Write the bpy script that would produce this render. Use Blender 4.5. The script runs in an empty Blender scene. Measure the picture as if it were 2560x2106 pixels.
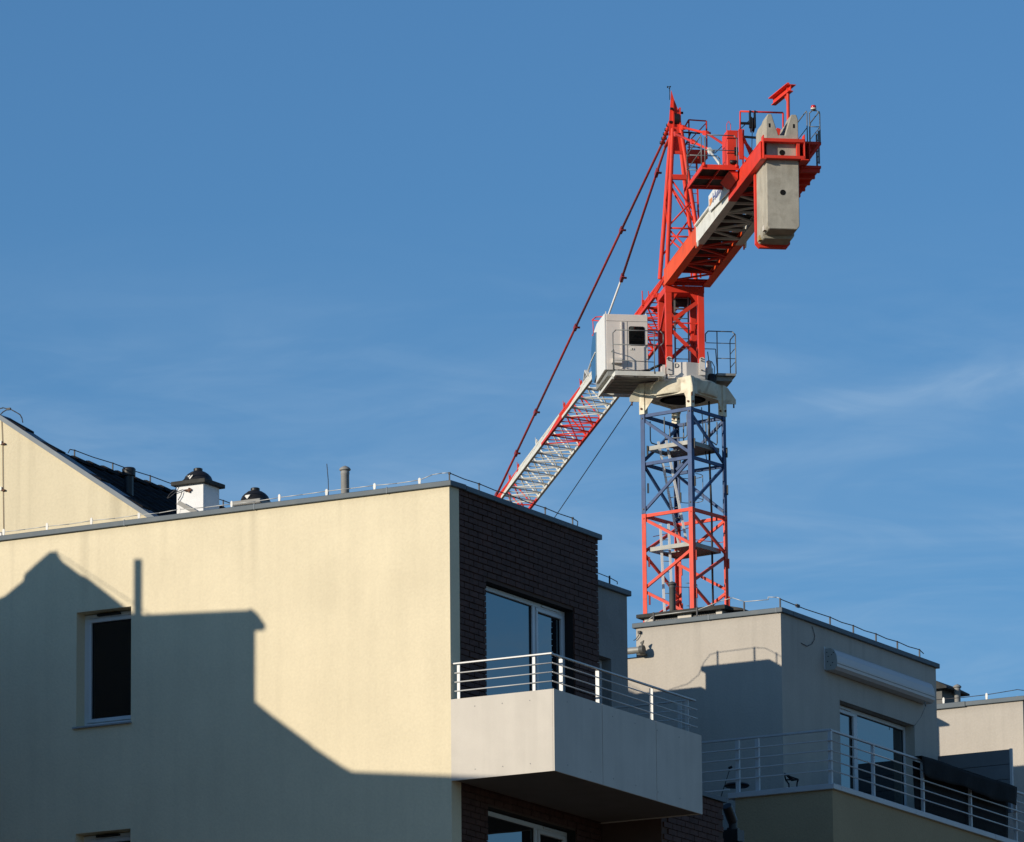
import bpy, bmesh, math, random
from mathutils import Vector, Matrix
random.seed(7)
R = math.radians
S = bpy.context.scene
COL = S.collection

# ------------------------------------------------------------------ camera
FPX, CXP, CYP = 16845.0, 1280.0, 1053.0           # focal length in pixels of a 2560 px wide frame
PITCH, ROLL = R(12.48441), R(-0.54152)
cp, sp, cr, sr = math.cos(PITCH), math.sin(PITCH), math.cos(ROLL), math.sin(ROLL)
CF = Vector((0, cp, sp))
_u0, _r0 = Vector((0, -sp, cp)), Vector((1, 0, 0))
CR = cr*_r0 + sr*_u0
CU = cr*_u0 - sr*_r0
CAM = Vector((0, 0, 1.6))
cam_data = bpy.data.cameras.new('camera')
cam = bpy.data.objects.new('camera', cam_data)
COL.objects.link(cam)
M = Matrix((CR, CU, -CF)).transposed().to_4x4()
M.translation = CAM
cam.matrix_world = M
cam_data.sensor_width = 36
cam_data.lens = FPX/2560*36
cam_data.clip_start = 1
cam_data.clip_end = 6000
S.camera = cam

# ------------------------------------------------------------------ sky and sun
SUN_AZ, SUN_EL = -125.0, 14.8
world = bpy.data.worlds.new('World')
S.world = world
world.use_nodes = True
wn, wl = world.node_tree.nodes, world.node_tree.links
wn.clear()
sky = wn.new('ShaderNodeTexSky')
sky.sky_type = 'NISHITA'
sky.sun_disc = False
sky.sun_elevation = R(SUN_EL)
sky.sun_rotation = R(SUN_AZ)
sky.altitude = 0
sky.air_density = 1.0
sky.dust_density = 0.0
sky.ozone_density = 5.9
tc = wn.new('ShaderNodeTexCoord')
sep = wn.new('ShaderNodeSeparateXYZ')
wl.new(tc.outputs['Generated'], sep.inputs[0])
def wmath(op, a, b=None, c=None):
    n_ = wn.new('ShaderNodeMath'); n_.operation = op
    for i_, v_ in enumerate((a, b, c)):
        if v_ is None: continue
        if isinstance(v_, (int, float)): n_.inputs[i_].default_value = v_
        else: wl.new(v_, n_.inputs[i_])
    return n_.outputs[0]
def wnoise(rot, scale, detail, dist, lo, hi, amt):
    mp = wn.new('ShaderNodeMapping')
    mp.inputs['Rotation'].default_value = rot
    mp.inputs['Scale'].default_value = scale
    nz = wn.new('ShaderNodeTexNoise')
    nz.inputs['Scale'].default_value = 1.0
    nz.inputs['Detail'].default_value = detail
    nz.inputs['Roughness'].default_value = 0.58
    nz.inputs['Distortion'].default_value = dist
    mr = wn.new('ShaderNodeMapRange'); mr.interpolation_type = 'SMOOTHSTEP'
    mr.inputs['From Min'].default_value = lo; mr.inputs['From Max'].default_value = hi
    mr.inputs['To Max'].default_value = amt
    wl.new(tc.outputs['Generated'], mp.inputs['Vector']); wl.new(mp.outputs['Vector'], nz.inputs['Vector'])
    wl.new(nz.outputs['Fac'], mr.inputs['Value'])
    return mr.outputs['Result']
veil = wnoise((0, R(-6), 0), (9.0, 9.0, 42.0), 6, 0.9, 0.40, 0.78, 0.29)
wisp = wnoise((0, R(5), R(30)), (26.0, 26.0, 120.0), 5, 1.2, 0.40, 0.75, 0.16)
# thin cirrus lies in the lower sky; one long streak crosses it
low = wn.new('ShaderNodeMapRange'); low.interpolation_type = 'SMOOTHSTEP'
low.inputs['From Min'].default_value = 0.25; low.inputs['From Max'].default_value = 0.205
wl.new(sep.outputs['Z'], low.inputs['Value'])
line = wmath('SUBTRACT', sep.outputs['Z'], wmath('MULTIPLY_ADD', sep.outputs['X'], 0.115, 0.2125))
band = wmath('EXPONENT', wmath('MULTIPLY', wmath('POWER', wmath('ABSOLUTE', wmath('DIVIDE', line, 0.0021)), 2.0), -1.0))
side = wn.new('ShaderNodeMapRange'); side.interpolation_type = 'SMOOTHSTEP'
side.inputs['From Min'].default_value = 0.015; side.inputs['From Max'].default_value = 0.05; side.inputs['To Max'].default_value = 0.42
wl.new(sep.outputs['X'], side.inputs['Value'])
streak_ = wmath('MULTIPLY', band, side.outputs['Result'])
cloud = wmath('ADD', wmath('MULTIPLY', wmath('ADD', veil, wisp), low.outputs['Result']), wmath('MULTIPLY', streak_, wmath('MULTIPLY_ADD', wisp, 4.0, 0.45)))
mixc = wn.new('ShaderNodeMix')
mixc.data_type = 'RGBA'
mixc.inputs[7].default_value = (3.0, 4.4, 6.1, 1)
bg = wn.new('ShaderNodeBackground')
bg.inputs['Strength'].default_value = 0.116
wo = wn.new('ShaderNodeOutputWorld')
wl.new(cloud, mixc.inputs[0])
tint = wn.new('ShaderNodeVectorMath'); tint.operation = 'MULTIPLY'
tint.inputs[1].default_value = (0.90, 1.01, 1.0)
wl.new(sky.outputs['Color'], tint.inputs[0])
wl.new(tint.outputs['Vector'], mixc.inputs[6])
wl.new(mixc.outputs[2], bg.inputs['Color'])
wl.new(bg.outputs['Background'], wo.inputs['Surface'])

sun_data = bpy.data.lights.new('sun', 'SUN')
sun_data.energy = 4.3
sun_data.angle = R(0.53)
sun_data.color = (1.0, 0.90, 0.74)
sun = bpy.data.objects.new('sun', sun_data)
COL.objects.link(sun)
def azv(a):
    a = R(a)
    return Vector((math.sin(a), math.cos(a), 0))
sun_dir = azv(SUN_AZ)*math.cos(R(SUN_EL)) + Vector((0, 0, math.sin(R(SUN_EL))))
sun.rotation_euler = sun_dir.to_track_quat('Z', 'Y').to_euler()
sun.location = (-60, -40, 60)
S.render.engine = 'CYCLES'
S.view_settings.view_transform = 'Standard'
S.view_settings.look = 'None'
S.view_settings.exposure = 0.0
S.view_settings.gamma = 1.0
S.view_settings.use_curve_mapping = False

# ------------------------------------------------------------------ frames: real planes met by sight lines of the survey
class Frame:
    """local axes x (az direction) and y (90 deg to the left of it), origin on the ground"""
    def __init__(s, ox, oy, az):
        s.o = Vector((ox, oy, 0)); s.rz = R(90-az)
        s.x = azv(az); s.y = azv(az-90)
    def _hit(s, px, py, p0, n):
        d = CF + (px-CXP)/FPX*CR - (py-CYP)/FPX*CU
        return CAM + d*((p0-CAM).dot(n)/d.dot(n))
    def X(s, px, py, x):
        p = s._hit(px, py, s.o+s.x*x, s.x)
        return Vector((x, (p-s.o).dot(s.y), p.z))
    def Y(s, px, py, y):
        p = s._hit(px, py, s.o+s.y*y, s.y)
        return Vector(((p-s.o).dot(s.x), y, p.z))
    def Z(s, px, py, z):
        p = s._hit(px, py, Vector((0, 0, z)), Vector((0, 0, 1)))
        q = p-s.o
        return Vector((q.dot(s.x), q.dot(s.y), z))
    def to_local(s, w):
        q = w-s.o
        return Vector((q.dot(s.x), q.dot(s.y), w.z))
    def world(s, l):
        return s.o + s.x*l[0] + s.y*l[1] + Vector((0, 0, l[2]))
AZ = 28.649
FA = Frame(-0.81695, 84.99607, AZ)                # front corner of the yellow block
FB = Frame(3.98616, 98.91972, AZ)                 # front corner of the grey block
_c = FB.world(FB.X(2557, 1750, 8.93))
FC = Frame(_c.x, _c.y, AZ)                        # front corner of the far block
ZC_SURVEY = _c.z
FK = Frame(4.45824, 171.37515, -9.113)            # crane: x along the jib, y to the left of it
FM = Frame(4.45824, 171.37515, 36.0)              # crane mast

# ------------------------------------------------------------------ materials
MATS = {}
def mat(name, col, rough=0.7, metal=0.0, var=0.12, vscale=3.0, bump=0.0, bscale=60.0, streak=0.0,
        spec=0.4, drip=None, dirt=None, dirt_amt=0.0, dirt_scale=1.2, grain=0.0):
    m = bpy.data.materials.new(name)
    m.use_nodes = True
    n, l = m.node_tree.nodes, m.node_tree.links
    b = n['Principled BSDF']
    b.inputs['Roughness'].default_value = rough
    b.inputs['Metallic'].default_value = metal
    b.inputs['Specular IOR Level'].default_value = spec
    geo = n.new('ShaderNodeNewGeometry')
    vec = geo.outputs['Position']
    def noise(scale, detail=4, sc=None, dist=0.0):
        v = vec
        if sc:
            mm = n.new('ShaderNodeMapping'); mm.inputs['Scale'].default_value = sc
            l.new(vec, mm.inputs['Vector']); v = mm.outputs['Vector']
        t = n.new('ShaderNodeTexNoise'); t.inputs['Scale'].default_value = scale
        t.inputs['Detail'].default_value = detail; t.inputs['Distortion'].default_value = dist
        l.new(v, t.inputs['Vector'])
        return t.outputs['Fac']
    def mult(c, fac_out, lo, hi, a=0.3, z=0.7):
        r = n.new('ShaderNodeMapRange')
        r.inputs['From Min'].default_value = a; r.inputs['From Max'].default_value = z
        r.inputs['To Min'].default_value = lo; r.inputs['To Max'].default_value = hi
        l.new(fac_out, r.inputs['Value'])
        x = n.new('ShaderNodeVectorMath'); x.operation = 'SCALE'
        l.new(c, x.inputs[0]); l.new(r.outputs['Result'], x.inputs['Scale'])
        return x.outputs['Vector']
    rgb = n.new('ShaderNodeRGB'); rgb.outputs[0].default_value = (*col, 1)
    c = rgb.outputs[0]
    if var: c = mult(c, noise(vscale, 5), 1-var, 1+var*0.6)
    if grain: c = mult(c, noise(bscale*1.0, 3), 1-grain, 1+grain)
    if streak: c = mult(c, noise(1.0, 4, (6.0, 6.0, 0.35)), 1-streak, 1.0, 0.28, 0.55)
    if drip:
        # run-off stains below the coping
        sx = n.new('ShaderNodeSeparateXYZ'); l.new(vec, sx.inputs[0])
        r = n.new('ShaderNodeMapRange'); r.interpolation_type = 'SMOOTHSTEP'
        r.inputs['From Min'].default_value = drip-1.5; r.inputs['From Max'].default_value = drip
        l.new(sx.outputs['Z'], r.inputs['Value'])
        r2 = n.new('ShaderNodeMapRange'); r2.interpolation_type = 'SMOOTHSTEP'
        r2.inputs['From Min'].default_value = 0.56; r2.inputs['From Max'].default_value = 0.72; r2.inputs['To Max'].default_value = 0.13
        l.new(noise(1.0, 3, (3.2, 3.2, 0.10), 0.3), r2.inputs['Value'])
        r3 = n.new('ShaderNodeMapRange'); r3.interpolation_type = 'SMOOTHSTEP'
        r3.inputs['From Min'].default_value = drip-0.14; r3.inputs['From Max'].default_value = drip; r3.inputs['To Max'].default_value = 0.12
        l.new(sx.outputs['Z'], r3.inputs['Value'])
        mm2 = n.new('ShaderNodeMath'); mm2.operation = 'MULTIPLY'
        l.new(r.outputs['Result'], mm2.inputs[0]); l.new(r2.outputs['Result'], mm2.inputs[1])
        ma = n.new('ShaderNodeMath'); ma.operation = 'ADD'
        l.new(mm2.outputs[0], ma.inputs[0]); l.new(r3.outputs['Result'], ma.inputs[1])
        sb_ = n.new('ShaderNodeMath'); sb_.operation = 'SUBTRACT'; sb_.inputs[0].default_value = 1.0
        l.new(ma.outputs[0], sb_.inputs[1])
        x = n.new('ShaderNodeVectorMath'); x.operation = 'SCALE'
        l.new(c, x.inputs[0]); l.new(sb_.outputs[0], x.inputs['Scale']); c = x.outputs['Vector']
    if dirt:
        r = n.new('ShaderNodeMapRange')
        r.inputs['From Min'].default_value = 0.52; r.inputs['From Max'].default_value = 0.68
        r.inputs['To Max'].default_value = dirt_amt
        l.new(noise(dirt_scale, 6, None, 0.4), r.inputs['Value'])
        mx = n.new('ShaderNodeMix'); mx.data_type = 'RGBA'
        mx.inputs[7].default_value = (*dirt, 1)
        l.new(r.outputs['Result'], mx.inputs[0]); l.new(c, mx.inputs[6]); c = mx.outputs[2]
    l.new(c, b.inputs['Base Color'])
    if bump:
        bp = n.new('ShaderNodeBump'); bp.inputs['Strength'].default_value = bump
        bp.inputs['Distance'].default_value = 0.01
        l.new(noise(bscale, 3), bp.inputs['Height'])
        l.new(bp.outputs['Normal'], b.inputs['Normal'])
    MATS[name] = m
    return m
mat('yellow_render', (0.75, 0.655, 0.465), 0.92, var=0.045, vscale=1.3, bump=0.35, bscale=30, streak=0.05, grain=0.035, drip=19.58,
    spec=0.15, dirt=(0.50, 0.43, 0.30), dirt_amt=0.10, dirt_scale=0.9)
mat('grey_render', (0.50, 0.455, 0.395), 0.92, var=0.05, vscale=1.2, bump=0.35, bscale=34, streak=0.06, grain=0.035, drip=20.55, spec=0.15,
    dirt=(0.30, 0.27, 0.25), dirt_amt=0.12, dirt_scale=1.0)
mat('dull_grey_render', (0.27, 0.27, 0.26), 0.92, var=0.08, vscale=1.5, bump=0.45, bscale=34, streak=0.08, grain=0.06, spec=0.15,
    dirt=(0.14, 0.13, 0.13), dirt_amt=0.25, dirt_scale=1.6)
mat('parapet_render', (0.40, 0.31, 0.19), 0.92, var=0.06, vscale=1.2, bump=0.45, bscale=34, grain=0.05, spec=0.15)
mat('brick', (0.082, 0.037, 0.028), 0.75, var=0.30, vscale=7.0, bump=0.4, bscale=90, grain=0.15, spec=0.25)
mat('mortar', (0.085, 0.050, 0.038), 0.9, var=0.1)
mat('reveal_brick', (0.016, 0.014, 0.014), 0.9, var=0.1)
mat('coping_metal', (0.085, 0.112, 0.135), 0.6, metal=0.0, var=0.12, vscale=2.0, dirt=(0.16, 0.17, 0.17), dirt_amt=0.3, dirt_scale=5)
mat('fibre_panel', (0.61, 0.565, 0.50), 0.75, var=0.05, vscale=2.0, streak=0.07, spec=0.25, grain=0.02, dirt=(0.4, 0.37, 0.33), dirt_amt=0.12, dirt_scale=2.5)
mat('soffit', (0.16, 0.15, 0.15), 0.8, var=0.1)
mat('rail_paint', (0.52, 0.53, 0.53), 0.4, var=0.05, spec=0.5)
mat('window_frame', (0.62, 0.64, 0.66), 0.4, var=0.03)
mat('gasket', (0.01, 0.01, 0.012), 0.6, var=0)
mat('sill_metal', (0.30, 0.32, 0.33), 0.5, var=0.1)
mat('interior', (0.03, 0.03, 0.035), 0.9, var=0.2)
mat('roof_felt', (0.06, 0.06, 0.06), 0.9, var=0.3, bump=0.4)
mat('slab_dark', (0.045, 0.045, 0.042), 0.85, var=0.4, vscale=8, bump=0.5, bscale=50)
mat('roof_tile', (0.014, 0.013, 0.014), 0.8, var=0.4, vscale=6, spec=0.1)
mat('verge_metal', (0.16, 0.19, 0.22), 0.6, metal=0.0, var=0.15, vscale=2)
mat('white_plaster', (0.80, 0.80, 0.80), 0.8, var=0.04, dirt=(0.6, 0.58, 0.55), dirt_amt=0.25, dirt_scale=4)
mat('black_plastic', (0.018, 0.018, 0.02), 0.45, var=0.2)
mat('pipe_grey', (0.28, 0.275, 0.26), 0.7, var=0.15, vscale=6)
mat('pipe_dark', (0.09, 0.09, 0.085), 0.6, var=0.2, vscale=6)
mat('wire', (0.05, 0.05, 0.055), 0.6, metal=0.0, var=0.1)
mat('wire_bright', (0.55, 0.55, 0.52), 0.5, metal=0.3, var=0.1)
mat('holder_white', (0.72, 0.70, 0.66), 0.5, var=0.1, vscale=20)
mat('rust', (0.14, 0.07, 0.045), 0.9, var=0.3, vscale=20)
mat('awning_box', (0.60, 0.54, 0.50), 0.4, var=0.03)
mat('awning_end', (0.36, 0.38, 0.37), 0.45, var=0.08)
mat('black_fabric', (0.008, 0.009, 0.010), 0.95, var=0.3, vscale=5, bump=0.5, bscale=15)
mat('screen_board', (0.16, 0.17, 0.18), 0.7, var=0.1)
mat('ground', (0.15, 0.105, 0.060), 0.9, var=0.3, vscale=0.2)
mat('old_render', (0.20, 0.18, 0.15), 0.9, var=0.2, vscale=0.5)
mat('crane_red', (0.76, 0.052, 0.028), 0.5, var=0.12, vscale=2.2, spec=0.2, dirt=(0.42, 0.06, 0.045), dirt_amt=0.4, dirt_scale=3.0)
mat('crane_orange', (0.86, 0.10, 0.022), 0.5, var=0.12, vscale=2.2, spec=0.2, dirt=(0.45, 0.09, 0.045), dirt_amt=0.4, dirt_scale=2.5)
mat('mast_red', (0.76, 0.085, 0.052), 0.55, var=0.14, vscale=2.5, spec=0.2, dirt=(0.36, 0.08, 0.06), dirt_amt=0.5, dirt_scale=3.5)
mat('pendant_red', (0.30, 0.030, 0.030), 0.5, var=0.2, vscale=3)
mat('crane_blue', (0.038, 0.085, 0.21), 0.55, var=0.2, vscale=3, spec=0.3, dirt=(0.03, 0.055, 0.13), dirt_amt=0.7, dirt_scale=4)
mat('crane_white', (0.74, 0.73, 0.67), 0.5, var=0.08, vscale=2.5, dirt=(0.42, 0.38, 0.30), dirt_amt=0.35, dirt_scale=3)
mat('crane_cream', (0.76, 0.70, 0.55), 0.6, var=0.12, vscale=3, dirt=(0.33, 0.24, 0.15), dirt_amt=0.6, dirt_scale=3)
mat('cab_paint', (0.72, 0.67, 0.62), 0.45, var=0.03, vscale=2, dirt=(0.45, 0.41, 0.38), dirt_amt=0.2, dirt_scale=3)
mat('galvanised', (0.30, 0.30, 0.28), 0.55, metal=0.2, var=0.2, vscale=6)
mat('rail_grey', (0.20, 0.21, 0.21), 0.5, metal=0.2, var=0.1)
mat('deck_dark', (0.035, 0.032, 0.030), 0.85, var=0.3, vscale=6)
mat('concrete', (0.44, 0.405, 0.335), 0.9, var=0.16, vscale=2.5, bump=0.3, bscale=30, streak=0.12, grain=0.06, spec=0.2,
    dirt=(0.27, 0.24, 0.19), dirt_amt=0.5, dirt_scale=3.5)
mat('timber', (0.42, 0.31, 0.14), 0.8, var=0.2, vscale=8)
mat('black_steel', (0.012, 0.012, 0.014), 0.5, var=0.2)
mat('hole_black', (0.003, 0.003, 0.003), 1.0, var=0)
mat('aluminium', (0.85, 0.85, 0.85), 0.5, metal=0.0, var=0.1)
mat('sign_white', (0.78, 0.78, 0.76), 0.5, var=0.04)
mat('sign_orange', (0.72, 0.30, 0.10), 0.5, var=0.02)
mat('sign_blue', (0.07, 0.11, 0.33), 0.5, var=0.02)
mat('marking', (0.09, 0.10, 0.10), 0.5, var=0.02)
mat('beacon_red', (0.55, 0.02, 0.02), 0.2, var=0)

def glass(name, tint, mixf, rough=0.0):
    m = bpy.data.materials.new(name); m.use_nodes = True
    n, l = m.node_tree.nodes, m.node_tree.links
    n.clear()
    d = n.new('ShaderNodeBsdfDiffuse'); d.inputs['Color'].default_value = (*tint, 1)
    g = n.new('ShaderNodeBsdfGlossy'); g.inputs['Roughness'].default_value = rough
    g.inputs['Color'].default_value = (0.85, 0.95, 0.97, 1)
    lw = n.new('ShaderNodeFresnel'); lw.inputs['IOR'].default_value = 1.5
    ad = n.new('ShaderNodeMath'); ad.operation = 'ADD'; ad.use_clamp = True
    ad.inputs[1].default_value = mixf
    x = n.new('ShaderNodeMixShader'); o = n.new('ShaderNodeOutputMaterial')
    geo = n.new('ShaderNodeNewGeometry'); t = n.new('ShaderNodeTexNoise'); t.inputs['Scale'].default_value = 1.6
    bp = n.new('ShaderNodeBump'); bp.inputs['Strength'].default_value = 0.04; bp.inputs['Distance'].default_value = 0.02
    l.new(geo.outputs['Position'], t.inputs['Vector']); l.new(t.outputs['Fac'], bp.inputs['Height'])
    l.new(bp.outputs['Normal'], g.inputs['Normal'])
    l.new(lw.outputs[0], ad.inputs[0]); l.new(ad.outputs[0], x.inputs[0])
    l.new(d.outputs[0], x.inputs[1]); l.new(g.outputs[0], x.inputs[2]); l.new(x.outputs[0], o.inputs[0])
    MATS[name] = m
glass('glass_coated', (0.008, 0.011, 0.014), 0.10)
glass('glass_plain', (0.004, 0.005, 0.006), 0.02)
glass('glass_cab', (0.04, 0.12, 0.22), 0.22)

# ------------------------------------------------------------------ mesh builder
class MB:
    def __init__(s): s.v = []; s.f = []; s.sm = []
    def add(s, vs, fs, smooth=False):
        k = len(s.v); s.v += [tuple(v) for v in vs]
        for f in fs: s.f.append([k+i for i in f]); s.sm.append(smooth)
        return s
    def box(s, x0, x1, y0, y1, z0, z1):
        x0, x1 = min(x0, x1), max(x0, x1); y0, y1 = min(y0, y1), max(y0, y1); z0, z1 = min(z0, z1), max(z0, z1)
        vs = [(x, y, z) for z in (z0, z1) for y in (y0, y1) for x in (x0, x1)]
        return s.add(vs, [(0, 2, 3, 1), (4, 5, 7, 6), (0, 1, 5, 4), (2, 6, 7, 3), (0, 4, 6, 2), (1, 3, 7, 5)])
    def bar(s, p, q, w, h=None, up=None):
        p, q = Vector(p), Vector(q); h = h or w
        d = (q-p).normalized(); up = Vector(up) if up else (Vector((0, 0, 1)) if abs(d.z) < 0.95 else Vector((1, 0, 0)))
        a = d.cross(up).normalized(); b = a.cross(d).normalized()
        vs = [c+a*i*w/2+b*j*h/2 for c in (p, q) for i, j in ((-1, -1), (1, -1), (1, 1), (-1, 1))]
        return s.add(vs, [(3, 2, 1, 0), (4, 5, 6, 7), (0, 1, 5, 4), (1, 2, 6, 5), (2, 3, 7, 6), (3, 0, 4, 7)])
    def tube(s, p, q, r, n=8, r2=None, cap=True):
        p, q = Vector(p), Vector(q); r2 = r if r2 is None else r2
        d = (q-p).normalized(); up = Vector((0, 0, 1)) if abs(d.z) < 0.95 else Vector((1, 0, 0))
        a = d.cross(up).normalized(); b = a.cross(d).normalized()
        vs = []
        for c, rr in ((p, r), (q, r2)):
            for i in range(n):
                t = 2*math.pi*i/n; vs.append(c+a*rr*math.cos(t)+b*rr*math.sin(t))
        s.add(vs, [(i, (i+1) % n, n+(i+1) % n, n+i) for i in range(n)], True)
        if cap:
            k = len(s.v)-2*n
            s.f.append([k+i for i in range(n-1, -1, -1)]); s.sm.append(False)
            s.f.append([k+n+i for i in range(n)]); s.sm.append(False)
        return s
    def path(s, pts, r, n=6):
        for a, b in zip(pts, pts[1:]):
            if (Vector(a)-Vector(b)).length > 1e-5: s.tube(a, b, r, n)
        return s
    def lathe(s, prof, c=(0, 0, 0), n=20, axis='z'):
        k = len(s.v); m = len(prof)
        for (r, z) in prof:
            for i in range(n):
                t = 2*math.pi*i/n
                if axis == 'z': s.v.append((c[0]+r*math.cos(t), c[1]+r*math.sin(t), c[2]+z))
                elif axis == 'x': s.v.append((c[0]+z, c[1]+r*math.cos(t), c[2]+r*math.sin(t)))
                else: s.v.append((c[0]+r*math.cos(t), c[1]+z, c[2]-r*math.sin(t)))
        for j in range(m-1):
            for i in range(n):
                s.f.append([k+j*n+i, k+j*n+(i+1) % n, k+(j+1)*n+(i+1) % n, k+(j+1)*n+i]); s.sm.append(True)
        s.f.append([k+i for i in range(n-1, -1, -1)]); s.sm.append(False)
        s.f.append([k+(m-1)*n+i for i in range(n)]); s.sm.append(False)
        return s
    def prism(s, pts, d):
        """polygon pts (3D, planar) extruded by vector d"""
        d = Vector(d); n = len(pts); a = [Vector(p) for p in pts]; b = [p+d for p in a]
        return s.add(a+b, [tuple(range(n-1, -1, -1)), tuple(range(n, 2*n))]+[(i, (i+1) % n, n+(i+1) % n, n+i) for i in range(n)])
    def build(s, name, material, parent=None, bevel=0, loc=None):
        me = bpy.data.meshes.new(name)
        me.from_pydata(s.v, [], s.f); me.update()
        bm = bmesh.new(); bm.from_mesh(me)
        bmesh.ops.recalc_face_normals(bm, faces=bm.faces)
        if bevel:
            bmesh.ops.bevel(bm, geom=[e for e in bm.edges if e.is_manifold and e.calc_face_angle(0) > 0.5], offset=bevel, segments=1, affect='EDGES', clamp_overlap=True)
        bm.to_mesh(me); bm.free()
        if any(s.sm) and not bevel: me.set_sharp_from_angle(angle=R(42))
        for p, f in zip(me.polygons, s.sm if not bevel else [False]*len(me.polygons)): p.use_smooth = f
        me.materials.append(MATS[material])
        o = bpy.data.objects.new(name, me); COL.objects.link(o)
        if parent: o.parent = parent
        if loc: o.location = loc
        return o
def each(m, name, material, parent):
    """one object per loose piece collected in m"""
    par = list(range(len(m.v)))
    def find(i):
        while par[i] != i: par[i] = par[par[i]]; i = par[i]
        return i
    for f in m.f:
        a = find(f[0])
        for b in f[1:]: par[find(b)] = a
    groups = {}
    for k, f in enumerate(m.f): groups.setdefault(find(f[0]), []).append(k)
    out = []
    for g_ in groups.values():
        p = MB(); idx = {}
        for k in g_:
            nf = []
            for i in m.f[k]:
                if i not in idx: idx[i] = len(p.v); p.v.append(m.v[i])
                nf.append(idx[i])
            p.f.append(nf); p.sm.append(m.sm[k])
        out.append(p.build(name, material, parent))
    return out
def thing(name, label, cat, frame=None, loc=None, group=None):
    o = bpy.data.objects.new(name, None); COL.objects.link(o)
    o.empty_display_size = 0.3
    if frame: o.location = frame.o; o.rotation_euler = (0, 0, frame.rz)
    if loc: o.location = loc
    o['label'] = label; o['category'] = cat
    if group: o['group'] = group
    return o
def inst(src, parent, loc, rz=0, name=None, scale=None):
    c = src.copy(); COL.objects.link(c); c.parent = parent; c.location = loc; c.rotation_euler = (0, 0, rz)
    if scale: c.scale = scale
    return c
def ibeam(m, p, q, h, w, tf=0.02, tw=0.014, up=(0, 0, 1)):
    p, q, up = Vector(p), Vector(q), Vector(up)
    m.bar(p, q, tw, h-2*tf, up)
    m.bar(p+up*(h-tf)/2, q+up*(h-tf)/2, w, tf, up); m.bar(p-up*(h-tf)/2, q-up*(h-tf)/2, w, tf, up)
def wall(m, axis, c, u0, u1, z0, z1, holes, depth, inward=1):
    """skin of a wall in the plane axis=c with openings and their reveals running inward by depth"""
    us = sorted({u0, u1, *[h[0] for h in holes], *[h[1] for h in holes]})
    zs = sorted({z0, z1, *[h[2] for h in holes], *[h[3] for h in holes]})
    def P(u, z, d=0):
        return (c+d*inward, u, z) if axis == 'x' else (u, c+d*inward, z)
    for i in range(len(us)-1):
        for j in range(len(zs)-1):
            uc, zc = (us[i]+us[i+1])/2, (zs[j]+zs[j+1])/2
            if any(h[0] < uc < h[1] and h[2] < zc < h[3] for h in holes): continue
            m.add([P(us[i], zs[j]), P(us[i+1], zs[j]), P(us[i+1], zs[j+1]), P(us[i], zs[j+1])], [(0, 1, 2, 3)])
def reveal(m, axis, c, hole, depth, inward=1, t=0.02):
    a, b, z0, z1 = hole
    def bx(u0, u1, za, zb):
        d0, d1 = c+0.001*inward, c+depth*inward
        if axis == 'x': m.box(d0, d1, u0, u1, za, zb)
        else: m.box(u0, u1, d0, d1, za, zb)
    bx(a-t, a, z0-t, z1+t); bx(b, b+t, z0-t, z1+t); bx(a, b, z1, z1+t); bx(a, b, z0-t, z0)

def window(parent, axis, c, x0, x1, z0, z1, splits, matglass, inward=1, fw=0.055, sash=None):
    """frame, mullions and panes in the plane axis=c; splits = list of (u0,u1) panes, sash = indices that carry an inner casement"""
    def bx(m, u0, u1, d0, d1, za, zb):
        d0, d1 = c+d0*inward, c+d1*inward
        if axis == 'x': m.box(d0, d1, u0, u1, za, zb)
        else: m.box(u0, u1, d0, d1, za, zb)
    m = MB()
    bx(m, x0, x1, 0, 0.07, z1-fw, z1); bx(m, x0, x1, 0, 0.07, z0, z0+fw)
    bx(m, x0, x0+fw, 0, 0.07, z0+fw, z1-fw); bx(m, x1-fw, x1, 0, 0.07, z0+fw, z1-fw)
    for a, b in zip(splits, splits[1:]):
        bx(m, a[1], b[0], 0, 0.07, z0+fw, z1-fw)
    w = m.build('window', 'window_frame', parent, bevel=0.004)
    for i, (a, b) in enumerate(splits):
        zz0, zz1 = z0+fw, z1-fw
        if sash and i in sash:
            s = MB(); k = 0.055
            bx(s, a+0.004, b-0.004, -0.012, 0.05, zz1-k, zz1-0.004); bx(s, a+0.004, b-0.004, -0.012, 0.05, zz0+0.004, zz0+k)
            bx(s, a+0.004, a+k, -0.012, 0.05, zz0+k, zz1-k); bx(s, b-k, b-0.004, -0.012, 0.05, zz0+k, zz1-k)
            s.build('casement', 'window_frame', w, bevel=0.004)
            a, b, zz0, zz1 = a+k, b-k, zz0+k, zz1-k
        g = MB(); t = 0.012
        bx(g, a, b, 0.02, 0.045, zz1-t, zz1); bx(g, a, b, 0.02, 0.045, zz0, zz0+t)
        bx(g, a, a+t, 0.02, 0.045, zz0, zz1); bx(g, b-t, b, 0.02, 0.045, zz0, zz1)
        g.build('gasket', 'gasket', w)
        p = MB(); bx(p, a+t, b-t, 0.030, 0.038, zz0+t, zz1-t)
        p.build('pane', matglass, w)
    return w

# ------------------------------------------------------------------ ground
g = MB().add([(-1500, -1500, 0), (1500, -1500, 0), (1500, 2500, 0), (-1500, 2500, 0)], [(0, 1, 2, 3)]).build('ground', 'ground')
g['kind'] = 'structure'

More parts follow.
